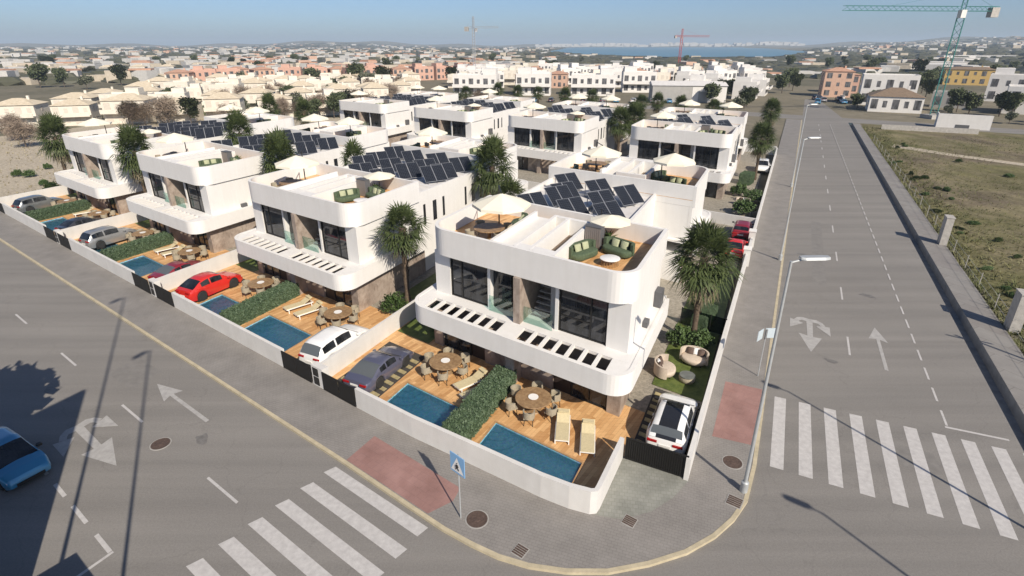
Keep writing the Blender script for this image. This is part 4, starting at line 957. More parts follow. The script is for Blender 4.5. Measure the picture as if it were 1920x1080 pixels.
# ================================================================== vegetation
def make_palm(seed, h, r, nf):
    t = thing('palm_tree', '', 'palm tree'); g = random.Random(seed)
    tr_ = MB(); prof = []; nz = 14
    for i in range(nz + 1):
        z = h * i / nz; prof.append((.17 + .05 * math.exp(-z * 1.5) + (.07 if z > h * .72 else 0) + g.uniform(-.015, .02), z))
    tr_.lathe(prof, 12); o = tr_.build('trunk', M_TRUNK, t, smooth=70)
    fib = MB()
    for i in range(130):
        a = g.uniform(0, 6.28); z = g.uniform(h * .35, h * .98); rr = .2 + (.07 if z > h * .72 else 0); l = g.uniform(.14, .3)
        ca, sa = math.cos(a), math.sin(a); fib.poly([(ca * rr - sa * .05, sa * rr + ca * .05, z), (ca * rr + sa * .05, sa * rr - ca * .05, z), (ca * (rr + .14), sa * (rr + .14), z + l)])
    stuff(fib.build('trunk_fibre', M_TRUNK, t, fix=False))
    def frond(q, base, d, ln, rad, droop, nb=15):
        d = d.normalized(); tip = base + d * ln; side = d.cross(Vector((0, 0, 1)))
        side = side.normalized() if side.length > .05 else Vector((1, 0, 0)); up = side.cross(d)
        w = .018; q.poly([tuple(base + side * w), tuple(base - side * w), tuple(tip - side * w * .5), tuple(tip + side * w * .5)])
        for i in range(nb):
            a = (i / (nb - 1) - .5) * 3.9 + g.uniform(-.08, .08); l = rad * (1 - .22 * abs(a) / 1.95) * g.uniform(.85, 1.1)
            bd = (d * math.cos(a) + side * math.sin(a) + up * .16 * math.cos(a * 1.5)).normalized(); sd_ = bd.cross(up).normalized() * (.044 * rad)
            m1 = tip + bd * l * .5; e = tip + bd * l + Vector((0, 0, -droop * l * (.35 + .3 * g.random())))
            q.poly([tuple(tip), tuple(m1 + sd_), tuple(e), tuple(m1 - sd_)])
    c = MB(); top = Vector((0, 0, h))
    for i in range(nf):
        u = i / nf; el = R(84 - 125 * u ** .9) + g.uniform(-.12, .12); az = i * 2.39996 + g.uniform(-.2, .2)
        d = Vector((math.cos(az) * math.cos(el), math.sin(az) * math.cos(el), math.sin(el)))
        frond(c, top + Vector((0, 0, .1 - .45 * u)), d, r * g.uniform(.34, .56), r * g.uniform(.42, .58), .25 + .6 * u)
    stuff(c.build('crown', M_PALM, t, fix=False))
    k = MB()
    for i in range(int(nf * .4)):
        az = g.uniform(0, 6.28); el = R(g.uniform(-75, -50)); d = Vector((math.cos(az) * math.cos(el), math.sin(az) * math.cos(el), math.sin(el)))
        frond(k, top + Vector((0, 0, -.5 - g.random() * .5)), d, r * .45, r * .38, .6, 9)
    stuff(k.build('dry_fronds', M_PALMD, t, fix=False)); return t
palmA = Proto(make_palm(1, 5.9, 2.6, 78)); palmB = Proto(make_palm(2, 5.9, 2.1, 64)); palmC = Proto(make_palm(3, 5.8, 2.5, 54))
PG = 'palm trees of the new estate'
PL = [(1.85, 17.6, 0, 1.0, 1.0, 'tall full crowned palm in the right garden strip beside the nearest house'),
 (22.3, 10.8, 1, 1.05, 1.0, 'slim palm against the right side wall of the second house, above a round shrub'),
 (22.9, 25.6, 0, 1.0, 1.26, 'palm with a bushy lower crown between the nearest and second rear houses'), (19.4, 23.0, 2, .85, .95, 'short palm at the foot of the bushy palm, just behind the nearest roof'),
 (42.3, 14.9, 0, .95, 1.29, 'palm crown in front of the solar panels of the third house'), (61.6, 22.5, 0, .95, 1.28, 'palm crown left of the third rear house, above its solar panels'),
 (61.8, 9.4, 0, 1.0, 1.25, 'palm with a drooping skirt between the third and farthest front houses'), (81.5, 8.0, 0, 1.0, 1.24, 'palm at the left end wall of the farthest front house'),
 (83.2, 42.5, 0, .9, 1.25, 'round topped palm behind the far left roofs, the left one of two'), (74.5, 43.6, 1, 1.05, 1.25, 'round topped palm behind the far left roofs, the right one of two'),
 (39.6, 22.6, 2, .8, 1.12, 'small palm top peeking over the solar panels of the second house'),
 (20.9, 72, 0, 1.15, 1.16, 'dark broad palm left of the street side second row house'), (22.6, 69.5, 0, 1.05, 1.1, 'slim palm in the gap left of the street side second row house'), (1.0, 69.0, 0, 1.0, 1.0, 'palm over the white car in the right garden strip'),
 (.9, 104, 0, 1.0, 1.05, 'palm beside the right street beyond the white car')]
ORD = ['first', 'second', 'third', 'fourth', 'fifth', 'sixth', 'seventh', 'eighth', 'ninth', 'tenth', 'eleventh', 'twelfth', 'thirteenth', 'fourteenth', 'fifteenth', 'sixteenth', 'seventeenth']
pp = [palmA, palmB, palmC]
for i, (a, b, v, s, sz, l) in enumerate(PL): pp[v].put(W(a, b, .1), i * 1.3, l, PG, (s, s, sz))
for i, (a, b) in enumerate([(12.9, 112), (20.0, 111.5), (24.9, 109), (29.8, 113), (43.8, 116), (50.2, 112), (63, 122), (68, 118), (73.9, 116), (82.5, 111)]):
    palmB.put(W(a, b, 0), i * 2.1, 'dark palm, ' + ORD[i] + ' from the right in the row behind the estate', 'row of palms behind the estate', (1.15, 1.15, .95 + .06 * (i % 3)))
def leafbox(q, g, n, x0, x1, y0, y1, z0, z1, s):
    A = [(y1 - y0) * (z1 - z0)] * 2 + [(x1 - x0) * (z1 - z0)] * 2 + [(x1 - x0) * (y1 - y0)]; tot = sum(A)
    for i in range(n):
        r_ = g.random() * tot; f = 0
        while r_ > A[f]: r_ -= A[f]; f += 1
        x, y, z = g.uniform(x0, x1), g.uniform(y0, y1), g.uniform(z0, z1)
        if f == 0: x = x0
        elif f == 1: x = x1
        elif f == 2: y = y0
        elif f == 3: y = y1
        else: z = z1
        j = s * .8; c = Vector((x + g.uniform(-j, j), y + g.uniform(-j, j), z + g.uniform(-j, j * 1.2)))
        u = Vector((g.gauss(0, 1), g.gauss(0, 1), g.gauss(0, 1))).normalized(); v = u.orthogonal().normalized(); k = s * g.uniform(.6, 1.3)
        q.poly([tuple(c + u * k), tuple(c + v * k * .6), tuple(c - u * k), tuple(c - v * k * .6)])
def make_hedge(L_=6.0, w=1.2, h=1.0, n=7000):
    t = thing('hedge', '', 'hedge'); g = random.Random(5); q = MB(); leafbox(q, g, n, -w / 2, w / 2, -L_ / 2, L_ / 2, 0, h, .06)
    MB().bx(-w / 2 + .04, w / 2 - .04, -L_ / 2 + .04, L_ / 2 - .04, 0, h - .04).build('core', M_HEDGE, t)
    stuff(q.build('leaves', M_HEDGE, t, fix=False)); return t
hedge = Proto(make_hedge())
HB = ['low clipped hedge between the two pools of the nearest house', 'low clipped hedge between the red coupe and the loungers of the second house', 'low clipped hedge right of the grey saloon car', 'low clipped hedge in front of the far left house']
for k in range(4): hedge.put(W(PER * k + 10.85, 3.65, GZ), ROT_B, HB[k], 'hedges between the gardens')
def make_shrub(r=.7, n=1500):
    t = thing('shrub', '', 'shrub'); g = random.Random(9); q = MB()
    for i in range(n):
        d = Vector((g.gauss(0, 1), g.gauss(0, 1), abs(g.gauss(0, 1)) * .9 - .15)).normalized(); c = d * r * (1 + .18 * math.sin(d.x * 7 + d.y * 5)) * g.uniform(.6, 1.05) + Vector((0, 0, r * .5)); c.z = max(.03, c.z)
        u = Vector((g.gauss(0, 1), g.gauss(0, 1), g.gauss(0, 1))).normalized(); v = u.orthogonal().normalized(); k = g.uniform(.05, .1)
        q.poly([tuple(c + u * k), tuple(c + v * k * .6), tuple(c - u * k), tuple(c - v * k * .6)])
    stuff(q.build('leaves', M_SHRUB, t, fix=False)); MB().tube((0, 0, 0), (0, 0, r * .8), .05, .02).build('stem', M_BARK, t); return t
shrub = Proto(make_shrub())
for a, b, s, l in [(22.3, 9.2, 1.25, 'round green shrub at the stone side wall of the second house'), (2.55, 16.9, 1.1, 'left of the two round shrubs behind the beige garden sofas'), (1.35, 17.1, 1.1, 'right of the two round shrubs behind the beige garden sofas'),
                   (1.9, 22.6, 1.0, 'green shrub beyond the glass fence in the right garden strip'), (2.3, 11.0 + 47.6, 1.4, 'shrub below the balcony of the street side second row house'), (1.2, 50, 1.6, 'shrubby plant in the right garden strip before the second row house'), (18.2, 9.5, 1.0, 'dark shrub under the left balcony end of the nearest house'), (38.6, 9, 1.0, 'shrub under the left balcony end of the second house'), (.6, 56, 1.5, 'dark shrub along the far right garden wall')]:
    shrub.put(W(a, b, GZ), a, l, 'round garden shrubs', s)
t = thing('glass_fence', 'smoked glass garden fence with planting behind it, under the big palm', 'fence', W(0, 19.6, .12), ROT_A)
for i in range(3): MB().bx(-3.0 + i * .99, -3.0 + (i + 1) * .99 - .05, -.008, .008, .05, 1.25).build('pane', m_clear('smoked_glass', (.30, .36, .33), .08), t)
for i in range(4): MB().box((-3.02 + i * .99, 0, .64), (.05, .05, 1.28)).build('post', M_BLACK, t)
hedge.put(W(1.55, 20.5, GZ), ROT_A, 'hedge behind the glass fence in the right garden strip', 'hedges between the gardens', (.8, .42, 1.0))
hedge.put(W(2.0, 66, GZ), ROT_A, 'hedge in front of the white car in the right garden strip', 'hedges between the gardens', (1.2, .4, 1.4))

# ================================================================== street furniture
def lamp_post(label, a, b, h, arm_dir, group='street lamps', arm=1.35):
    t = thing('street_lamp', label, 'street lamp', W(a, b, .12), arm_dir, group)
    MB().lathe([(.16, 0), (.16, .5), (.1, .55)], 12).build('base', M_GALV, t, smooth=40)
    MB().tube((0, 0, .5), (0, 0, h), .085, .05, 12).build('pole', M_GALV, t, smooth=60)
    MB().tube((0, 0, h - .05), (.5, 0, h + .08), .04, n=8).build('arm', M_GALV, t)
    q = MB(); q.loft([[(x, y * s, h + .08 + z) for y, z in ((-.17, 0), (.17, 0), (.13, .09), (-.13, .09))] for x, s in ((.3, .6), (.45, 1), (arm - .2, 1), (arm, .7))]); o = q.build('lamp_head', M_GALV, t)
    MB().bx(.55, arm - .25, -.13, .13, h + .065, h + .078).build('diffuser', M_LAMPW, o); return t
lamp_post('tall grey street lamp standing at the corner crossing, nearest to the camera', -2.2, 6.05, 10.7, R(2))
lamp_post('grey street lamp farther along the right street, second from the camera', -3.02, 36.85, 10.7, R(2))
lamp_post('grey street lamp in the distance at the end of the right street wall', -3.8, 67.5, 10.7, R(2))
for a, b in ((-15.9, 9.2), (-17.3, 0.6)): lamp_post(['farther', 'nearer'][b < 5] + ' street lamp on the far pavement outside the right edge', a, b, 10.8, ROT_A + math.pi)
lamp_post('unseen tall mast added to cast shade, outside the left edge of the view', 9.5, -16.2, 21.5, 4.4, 'street lamps', 1.2); lamp_post('unseen mast added to cast shade, outside the lower left of the view', 14.0, -16.4, 26.0, 4.4, 'street lamps', 1.2)  # unseen masts added to cast thin shadow lines on the left street
t = thing('crossing_sign', 'blue square pedestrian crossing sign on a thin post in front of the curved wall', 'road sign', W(8.25, -2.33, .12), R(-42))
MB().tube((0, 0, 0), (0, 0, 3.25), .03).build('post', M_GALV, t)
p = MB().box((0, -.04, 2.78), (.8, .03, .9)).build('sign_plate', mat('sign_blue', (.20, .40, .66), .4), t)
MB().poly([(-.36, -.062, 2.42), (.36, -.062, 2.42), (0, -.062, 3.12)]).build('white_triangle', M_WHITEP, p, fix=False)
f = MB(); y = -.07
for A_, B_, w_ in (((0, 2.78), (.0, 2.66), .05), ((0, 2.67), (-.08, 2.53), .022), ((0, 2.67), (.09, 2.53), .022), ((0, 2.77), (-.09, 2.68), .018), ((0, 2.77), (.08, 2.69), .018)): f.tube((A_[0], y, A_[1]), (B_[0], y, B_[1]), w_, n=6)
f.lathe([(.0, -.03), (.03, 0), (.0, .03)], 8, (0, y, 2.85), False); f.build('walking_figure', M_BLACK, p)
t = thing('road_sign', 'pair of pale road sign plates seen from behind on a post beside the right street', 'road sign', W(-2.26, 15.9, .12), R(20))
MB().tube((0, 0, 0), (0, 0, 3.1), .03).build('post', M_GALV, t)
for x, r_ in ((-.36, .35), (.36, -.35)): MB().box((x, .05, 2.75), (.6, .03, .62), r_).build('sign_plate', mat('pale_sign_back', (.55, .63, .68), .4, .2), t)
MB().box((0, 0, 2.75), (.12, .05, .6)).build('bracket', M_DGREY, t)
for a, b, l in ((-17.3, 51.0, 'pale concrete gate pier standing at the edge of the rough field, the farther one'), (-17.7, 32.2, 'pale concrete gate pier at the right edge of the picture beside the field')):
    t = thing('concrete_pier', l, 'pier', W(a, b, 0), ROT_B); MB().box((0, 0, 1.4), (.6, 1.1, 2.8)).build('shaft', M_CONC, t); MB().box((0, 0, 2.84), (.68, 1.18, .08)).build('cap', M_CONC, t)
t = thing('wire_fence', 'low wire fence of thin stakes along the edge of the field', 'fence', (0, 0, 0))
for i in range(24):
    b = 18 + i * 4.4
    if abs(b - 51) < 1.2 or abs(b - 32.2) < 1.2: continue
    P = W(edge_r(b) - .25, b); MB().tube((P[0], P[1], 0), (P[0], P[1], 1.3), .03, n=5).build('stake', M_CONC, t)
for z in (.5, 1.1): MB().tube(W(edge_r(18) - .25, 18, z), W(edge_r(120) - .25, 120, z), .008, n=4).build('wire', M_GALV, t)
# utility poles and wires on the right, outside the frame (their wires' shadows cross the road)
for i, (a, b) in enumerate(((-24, 24), (-32, -16))):
    t = thing('utility_pole', ['farther', 'nearer'][i] + ' wooden utility pole outside the right edge of the view', 'utility pole', W(a, b, 0), ROT_A, 'utility poles'); MB().tube((0, 0, 0), (0, 0, 9), .13, .09).build('pole', M_BARK, t); MB().box((0, 0, 8.5), (2.2, .1, .1)).build('crossarm', M_BARK, t)
# unseen panel and tree added outside the left edge to shade the left street
t = thing('shade_panel', 'unseen tall panel added to shade the street, outside the left edge of the view', 'shade panel', W(17.6, -15.6, 0), ROT_B)
MB().bx(-.1, .1, -22, 0, 0, 13.4).build('panel', M_CONC, t)
for i in range(5): MB().bx(-.3, -.11, -22 + i * 5.4, -21.8 + i * 5.4, 0, 13.2).build('post', M_GALV, t)

t = thing('shade_box', 'unseen grey box added to cast shade below the lower left corner of the view', 'shade box', W(15.7, -15.75, 0), ROT_A)  # unseen box added to widen the shade at the lower left
MB().bx(-1.2, 1.2, -1.2, 1.2, .1, 3.7).build('body', M_GREY, t); MB().bx(-1.28, 1.28, -1.28, 1.28, 3.7, 3.8).build('roof', M_DGREY, t); MB().bx(-.4, .4, 1.2, 1.24, .15, 2.2).build('door', M_DGREY, t)
# ---- trees
def make_tree(seed, h, r, n, leaf, ls=.28, bare=False):
    t = thing('tree', '', 'tree'); g = random.Random(seed); tr_ = MB(); tr_.tube((0, 0, 0), (0, 0, h * .45), .05 * h * .5, .03 * h * .5, 7)
    blobs = []
    for i in range(9):
        a = g.uniform(0, 6.28); d = g.uniform(.15, .75) * r; c = Vector((math.cos(a) * d, math.sin(a) * d, h * g.uniform(.42, .86))); blobs.append((c, r * g.uniform(.32, .58)))
        tr_.tube((0, 0, h * .3), tuple(c), .018 * h * .5, .006 * h, 5)
    tr_.build('trunk', M_BARK, t); q = MB()
    for i in range(n):
        c0, br = g.choice(blobs); d = Vector((g.gauss(0, 1), g.gauss(0, 1), g.gauss(0, 1))).normalized(); c = c0 + d * br * g.uniform(.45, 1.1)
        u = Vector((g.gauss(0, 1), g.gauss(0, 1), g.gauss(0, .6))).normalized(); v = u.orthogonal().normalized(); k = ls * g.uniform(.5, 1.3)
        if bare: q.poly([tuple(c + u * k * 1.6), tuple(c + v * k * .12), tuple(c - u * k * 1.6), tuple(c - v * k * .12)])
        else: q.poly([tuple(c + u * k), tuple(c + v * k * .7), tuple(c - u * k), tuple(c - v * k * .7)])
    stuff(q.build('crown', leaf, t, fix=False)); return t
T1 = Proto(make_tree(1, 6.5, 3.0, 1500, M_TREE, .34)); T2 = Proto(make_tree(2, 5.0, 2.6, 1200, M_TREEB, .32)); T3 = Proto(make_tree(3, 5.5, 3.2, 2200, M_DRYT, .34, True))
T1.put(W(26.9, -17.3, 0), .3, 'unseen round tree added to cast shade, outside the left edge of the view', None, (1.35, 1.35, 1.5))  # unseen tree added to throw a rounded shadow on the left street
def clear_of_estate(x, y):
    dx, dy = x - OX, y - OY; det = E1[0] * E2[1] - E1[1] * E2[0]; a = (dx * E2[1] - dy * E2[0]) / det; b = (E1[0] * dy - E1[1] * dx) / det
    return a, b
# ================================================================== neighbourhood beyond the estate
C_CREAM = m_stucco('cream_render', (0.72, 0.67, 0.58), .12); C_PINK = m_stucco('pink_render', (0.58, 0.36, 0.28), .15); C_SALM = m_stucco('salmon_render', (0.60, 0.40, 0.30), .15)
C_YEL = m_stucco('ochre_render', (0.58, 0.40, 0.15), .15); C_WHT = m_stucco('white_render', (0.74, 0.72, 0.69), .1); C_GREYW = m_stucco('grey_render', (0.40, 0.39, 0.37), .15)
R_TAN = mat('tan_roof_tiles', (0.50, 0.42, 0.30), .9, vscale=1.2, col2=(0.64, 0.56, 0.43), bump=.6, bscale=9); R_RED = mat('terracotta_roof', (0.38, 0.21, 0.14), .9, vscale=1.2, col2=(0.50, 0.31, 0.22), bump=.6, bscale=9)
R_BRN = mat('brown_roof', (0.20, 0.145, 0.10), .9, var=.2, vscale=2, bump=.5, bscale=9)
M_WIN = m_glass('far_window_glass', (0.11, 0.11, 0.115), .1); M_SHUT = mat('window_shutter', (.56, .51, .44), .8)
def bhouse(name, w, d, h, wallm, roofm, hip, cols, storeys=2, parapet=True, tower=None, winm=M_WIN, terrace=False):
    t = thing(name, '', 'house')
    MB().bx(-w / 2, w / 2, -d / 2, d / 2, 0, h).build('wall', wallm, t)
    if hip:
        o = .35; q = MB(); a = [q.pt(-w / 2 - o, -d / 2 - o, h), q.pt(w / 2 + o, -d / 2 - o, h), q.pt(w / 2 + o, d / 2 + o, h), q.pt(-w / 2 - o, d / 2 + o, h)]
        k = max(.3, w / 2 - d / 2 * .9); r1, r2 = q.pt(-k, 0, h + hip), q.pt(k, 0, h + hip)
        q.f += [[a[0], a[1], r2, r1], [a[2], a[3], r1, r2], [a[1], a[2], r2], [a[3], a[0], r1], a[::-1]]; rf = q.build('roof', roofm, t)
        MB().bx(w * .2, w * .2 + .6, .3, .9, h, h + hip + .5).build('chimney', wallm, rf)
    else:
        q = MB(); p = .25; q.strip([(-w / 2, -d / 2), (w / 2, -d / 2), (w / 2, d / 2), (-w / 2, d / 2)], [(-w / 2 + p, -d / 2 + p), (w / 2 - p, -d / 2 + p), (w / 2 - p, d / 2 - p), (-w / 2 + p, d / 2 - p)], h, h + .7, True); q.build('parapet', wallm, t)
        MB().bx(-w / 2 + p, w / 2 - p, -d / 2 + p, d / 2 - p, h, h + .05).build('roof', M_ROOFW, t)
    if tower: MB().bx(*tower).build('roof_room', wallm, t)
    sh = h / storeys; me = None
    for s in range(storeys):
        for i in range(cols):
            x = -w / 2 + w * (i + .5) / cols; big = (i % 2 == 0)
            ww, hh = (min(1.8, w / cols * .62), sh * .62) if big else (min(1.0, w / cols * .45), sh * .42)
            z = s * sh + sh * .52
            MB().bx(x - ww / 2, x + ww / 2, -d / 2 - .05, -d / 2 + .02, z - hh / 2, z + hh / 2).build('window', winm, t)
        for sg in (-1, 1):
            MB().bx(*sorted((sg * w / 2 - .02 * sg, sg * w / 2 + .05 * sg)), -.6, .6, s * sh + sh * .35, s * sh + sh * .75).build('window', winm, t)
    if terrace:
        MB().bx(-w / 2, w / 2, -d / 2 - 1.8, -d / 2 - .001, sh - .25, sh + .05).build('balcony', wallm, t)
        MB().bx(-w / 2, w / 2, -d / 2 - 1.8, -d / 2 - 1.66, sh + .05, sh + .8).build('balcony_wall', wallm, t)
    return t
cr1 = Proto(bhouse('terraced_house', 10.4, 9, 5.6, C_CREAM, R_TAN, 1.5, 4, winm=M_SHUT, terrace=True)); cr2 = Proto(bhouse('terraced_house', 10.2, 9, 5.9, C_CREAM, R_TAN, 0, 4, tower=(1, 4.6, -1, 3.5, 5.9, 8.0), winm=M_SHUT, terrace=True))
CG = 'cream terraced houses beyond the estate'
rg = random.Random(11)
for r_ in range(6):
    for i in range(8 if r_ < 2 else 9):
        x = -117 - 4 * r_ + 10.6 * i + (3 if r_ % 2 else 0); y = 133 + 21 * r_ + 3.9 * i
        if x > -46 + 4 * r_: continue
        a, b = clear_of_estate(x, y)
        if b < 100 and a < 95: continue
        (cr1 if rg.random() < .68 else cr2).put((x + rg.uniform(-.6, .6), y + rg.uniform(-1.2, 1.2), 0), R(18 + rg.uniform(-9, 9)), 'cream terraced house, ' + ORD[i] + ' from the left in the ' + ORD[r_] + ' row beyond the estate', CG, (rg.uniform(.72, .92), .85, rg.uniform(.78, .98)))
for i in range(16):      # a longer cream row far left
    cr1.put((-345 + 15 * i, 330 + 6.0 * i, 0), R(20), 'cream house, ' + ORD[i] + ' from the left in the distant row beyond the green field', CG)
pk1 = Proto(bhouse('pink_house', 11, 9, 6.4, C_PINK, R_RED, 0, 4, tower=(-4, 0, -2, 3, 6.4, 8.6))); pk2 = Proto(bhouse('pink_house', 10, 9, 6.2, C_SALM, R_RED, 1.3, 4))
for i, (x, y) in enumerate([(-154, 267), (-149, 279), (-142, 288), (-130, 300), (-117, 305), (-103, 303), (-93, 309), (-82, 303), (-72, 306), (-60, 311), (-50, 318), (-40, 324), (-109, 322), (-78, 326), (-28, 330), (-145, 305)]):
    (pk1 if i % 3 else pk2).put((x, y, 0), R(15 + 8 * (i % 4)), 'pink house, ' + ORD[i] + ' of the cluster left of the middle distance', 'pink houses in the middle distance')
wh1 = Proto(bhouse('white_modern_house', 15, 9, 6.2, C_WHT, None, 0, 6, tower=(2.5, 7, -2, 4, 6.2, 8.6), terrace=True)); wh2 = Proto(bhouse('white_modern_house', 12, 9, 6.4, C_WHT, None, 0, 5, tower=(-5.5, -1, -2, 4, 6.4, 8.8), terrace=True))
WL = ['white modern house with dark windows, leftmost of the white row behind the palms', 'white modern house with dark windows, second of the white row behind the palms', 'white modern house with dark windows, third of the white row behind the palms', 'white modern house right of the white row, near the grey shed']
for i, (x, y) in enumerate([(-13.5, 219), (8.5, 222), (31, 220), (52, 236)]): (wh1 if i % 2 == 0 else wh2).put((x, y, 0), R(-6), WL[i], 'white modern houses', (1.1, 1, 1.12))
for r_ in range(5):
    for i in range(11):
        x = -24 + 15 * i + 7 * (r_ % 2); y = 262 + 23 * r_ + rg.uniform(-3, 3)
        if x > .47 * y - 14: continue
        (wh2 if rg.random() < .7 else pk2 if rg.random() < .5 else cr2).put((x, y, 0), R(rg.uniform(-14, 10)), 'small house, ' + ORD[i] + ' from the left in dense row ' + ORD[r_] + ' behind the white houses', 'houses in the dense rows of the middle distance', (.85, 1, rg.uniform(.85, 1.05)))
for i, (x, y) in enumerate([(70, 216), (82, 232), (76, 250), (90, 258), (99, 274), (84, 205), (95, 222)]): (wh2 if i % 3 else wh1).put((x, y, 0), R(62), 'white house, ' + ORD[i] + ' of those left of the distant street end', 'white houses along the far street', .85)
# grey warehouse
t = thing('warehouse', 'long low grey shed with a pale end wall behind the row of palms', 'shed', (60, 196, 0), R(-8))
q = MB(); q.prism([(-12, -6), (12, -6), (12, 6), (-12, 6)], 0, 5.4); q.build('wall', C_GREYW, t)
q = MB(); q.loft([[(x, -6.3, 5.4), (x, 0, 6.6), (x, 6.3, 5.4)] for x in (-12.3, 12.3)]); q.build('roof', M_ROOFW, t); MB().bx(1, 11.9, -6.06, -6.005, .3, 5.0).build('pale_wall_panel', C_WHT, t); MB().bx(3, 6, -6.11, -6.06, .3, 3.6).build('door', M_GREY, t)
# houses right of the far street
def one(o, x, y, rz, label, s=1.0): o.location = (x, y, 0); o.rotation_euler = (0, 0, R(rz)); o['label'] = label; o.scale = (s,) * 3; return o
one(bhouse('villa', 13, 11, 4.3, C_WHT, R_BRN, 2.2, 5, 1), 112, 166, -28, 'white single storey villa with a brown hipped roof right of the distant street')
one(bhouse('white_house_block', 15, 9, 8.6, C_WHT, None, 0, 5, 2), 121, 184, -28, 'plain white two storey house behind the brown roofed villa')
one(bhouse('brick_house', 10, 9, 9.5, C_SALM, R_RED, 1.4, 3, 3), 121, 214, -20, 'tall salmon brick house right of the distant street', .95)
one(bhouse('brick_house', 9, 9, 7, C_PINK, R_RED, 1.2, 3, 2), 135, 233, -20, 'red brick house behind the salmon one')
one(bhouse('ochre_house', 20, 10, 7, C_YEL, R_BRN, 1.2, 6, 2), 222, 280, -30, 'wide ochre yellow house near the right edge of the distance')
one(bhouse('white_house_block', 14, 12, 8.0, C_WHT, None, 0, 4, 2, tower=(-6, -1, -3, 4, 8.0, 10.6)), 172, 196, -40, 'white modern block at the right edge, the farther one')
one(bhouse('white_house_block', 12, 12, 6.6, C_WHT, None, 0, 3, 2), 147, 160, -40, 'white modern block at the right edge, the nearer one')
one(bhouse('grey_house', 9, 7, 4, C_GREYW, None, 0, 3, 1), 136, 176, -40, 'low grey house between the villa and the white blocks')
for i, (x, y, w) in enumerate([(250, 372, 22), (310, 420, 28), (610, 752, 60), (350, 470, 30), (470, 620, 44), (190, 330, 14), (560, 735, 40)]):
    t = thing('long_white_hall', 'long low white building among the trees at the far right', 'building', (x, y, 0), R(-30 + 5 * i), 'long white buildings far right')
    MB().bx(-w / 2, w / 2, -6, 6, 0, 5).build('wall', C_WHT, t); MB().bx(-w / 2 - .3, w / 2 + .3, -6.3, 6.3, 5, 5.5).build('roof', M_ROOFW, t)
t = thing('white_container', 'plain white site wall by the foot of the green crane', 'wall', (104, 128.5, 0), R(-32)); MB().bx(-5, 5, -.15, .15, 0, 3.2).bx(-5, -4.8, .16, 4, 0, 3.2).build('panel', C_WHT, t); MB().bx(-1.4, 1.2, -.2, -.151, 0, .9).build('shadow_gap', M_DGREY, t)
t = thing('site_wall', 'low pale wall along the far edge of the rough field', 'wall', (93, 124, 0), R(-25)); MB().bx(-9, 9, -.1, .1, 0, 1.1).build('panel', M_CONC, t)
# parked cars far along the street
for i, (x, y, p, rz) in enumerate([(106, 193, P_SIL, 70), (109.5, 187, P_BLUE, 70), (113, 196, P_DRK, 70), (118, 203, P_WHITE, 60), (101, 187, P_BLUE, 62), (140, 243, P_WHITE, 62), (108, 200, P_DRK, 20)]):
    car('sedan' if i % 2 else 'suv', ['silver car in the distant parked group', 'blue car in the distant parked group', 'dark car in the distant parked group', 'white car behind the distant parked group', 'blue car at the roadside by the distant crossing', 'white car far along the street', 'dark car crosswise in the distant group'][i], (x, y, .02), R(rz), p)
for i in range(11):
    car('sedan' if i % 2 else 'hatch', 'parked car, ' + ORD[i] + ' from the left in the row behind the estate palms', (2 + 5.6 * i + rg.uniform(-.5, .5), 193 - .35 * i + rg.uniform(-.5, .5), .02), R(80 + rg.uniform(-8, 8)), rg.choice([P_WHITE, P_SIL, P_DRK, P_BLUE, P_GRY]))
# ---- cranes
def lattice(q, p0, p1, w, n, r):
    p0, p1 = Vector(p0), Vector(p1); d = (p1 - p0); L_ = d.length; d = d.normalized(); x = d.orthogonal().normalized()
    if abs(d.z) < .5: x = Vector((0, 0, 1))
    y = d.cross(x); C4 = [x * w / 2 + y * w / 2, -x * w / 2 + y * w / 2, -x * w / 2 - y * w / 2, x * w / 2 - y * w / 2]
    for c in C4: q.tube(tuple(p0 + c), tuple(p1 + c), r, n=4)
    for i in range(n):
        a = p0 + d * L_ * i / n; b = p0 + d * L_ * (i + 1) / n
        for j in range(4):
            q.tube(tuple(a + C4[j]), tuple(b + C4[(j + 1) % 4]), r * .6, n=3, cap=False)
def crane(label, loc, h, jib, cj, rz, m, w=1.2, tip=2.5, r=.07):
    t = thing('tower_crane', label, 'crane', loc, R(rz))
    MB().box((0, 0, .5), (4, 4, 1)).build('base', M_CONC, t); q = MB(); lattice(q, (0, 0, 1), (0, 0, h), w, int(h / w * .8), r); q.build('mast', m, t)
    q = MB(); lattice(q, (1, 0, h + .6), (jib, 0, h + .6), w * .7, int(jib / w), r * .8); q.build('jib', m, t)
    q = MB(); lattice(q, (-cj, 0, h + .6), (-1, 0, h + .6), w * .7, int(cj / w), r); q.build('counter_jib', m, t); MB().box((-cj + .8, 0, h - .2), (2.0, 1.4, 2.2)).build('counterweight', M_CONC, t)
    q = MB(); lattice(q, (0, 0, h), (0, 0, h + tip + 1), w * .6, 4, r); q.tube((0, 0, h + tip + .9), (jib * .65, 0, h + 1), .03, n=4).tube((0, 0, h + tip + .9), (-cj + 1, 0, h + 1), .03, n=4); q.build('apex', m, t)
    MB().box((.9, 1.0, h - .6), (1.3, 1.2, 1.8)).build('cab', C_WHT, t); return t
crane('tall green tower crane at the upper right, its jib reaching left across the sky', (111, 147.8, 0), 25.6, 31, 9, 180 + 5, mat('green_crane_paint', (.03, .16, .15), .5), 1.5, 3.5, .09)
crane('pale grey crane with a white jib left of the middle of the skyline', (-20.6, 317, 0), 26, 15, 5, -25, mat('pale_crane_paint', (.40, .42, .44), .5), 1.2, 5, .09)
crane('red crane in front of the lagoon', (160, 556, 0), 25, 32, 8, 22, mat('red_crane_paint', (.38, .05, .05), .5), 1.8, 6, .16)

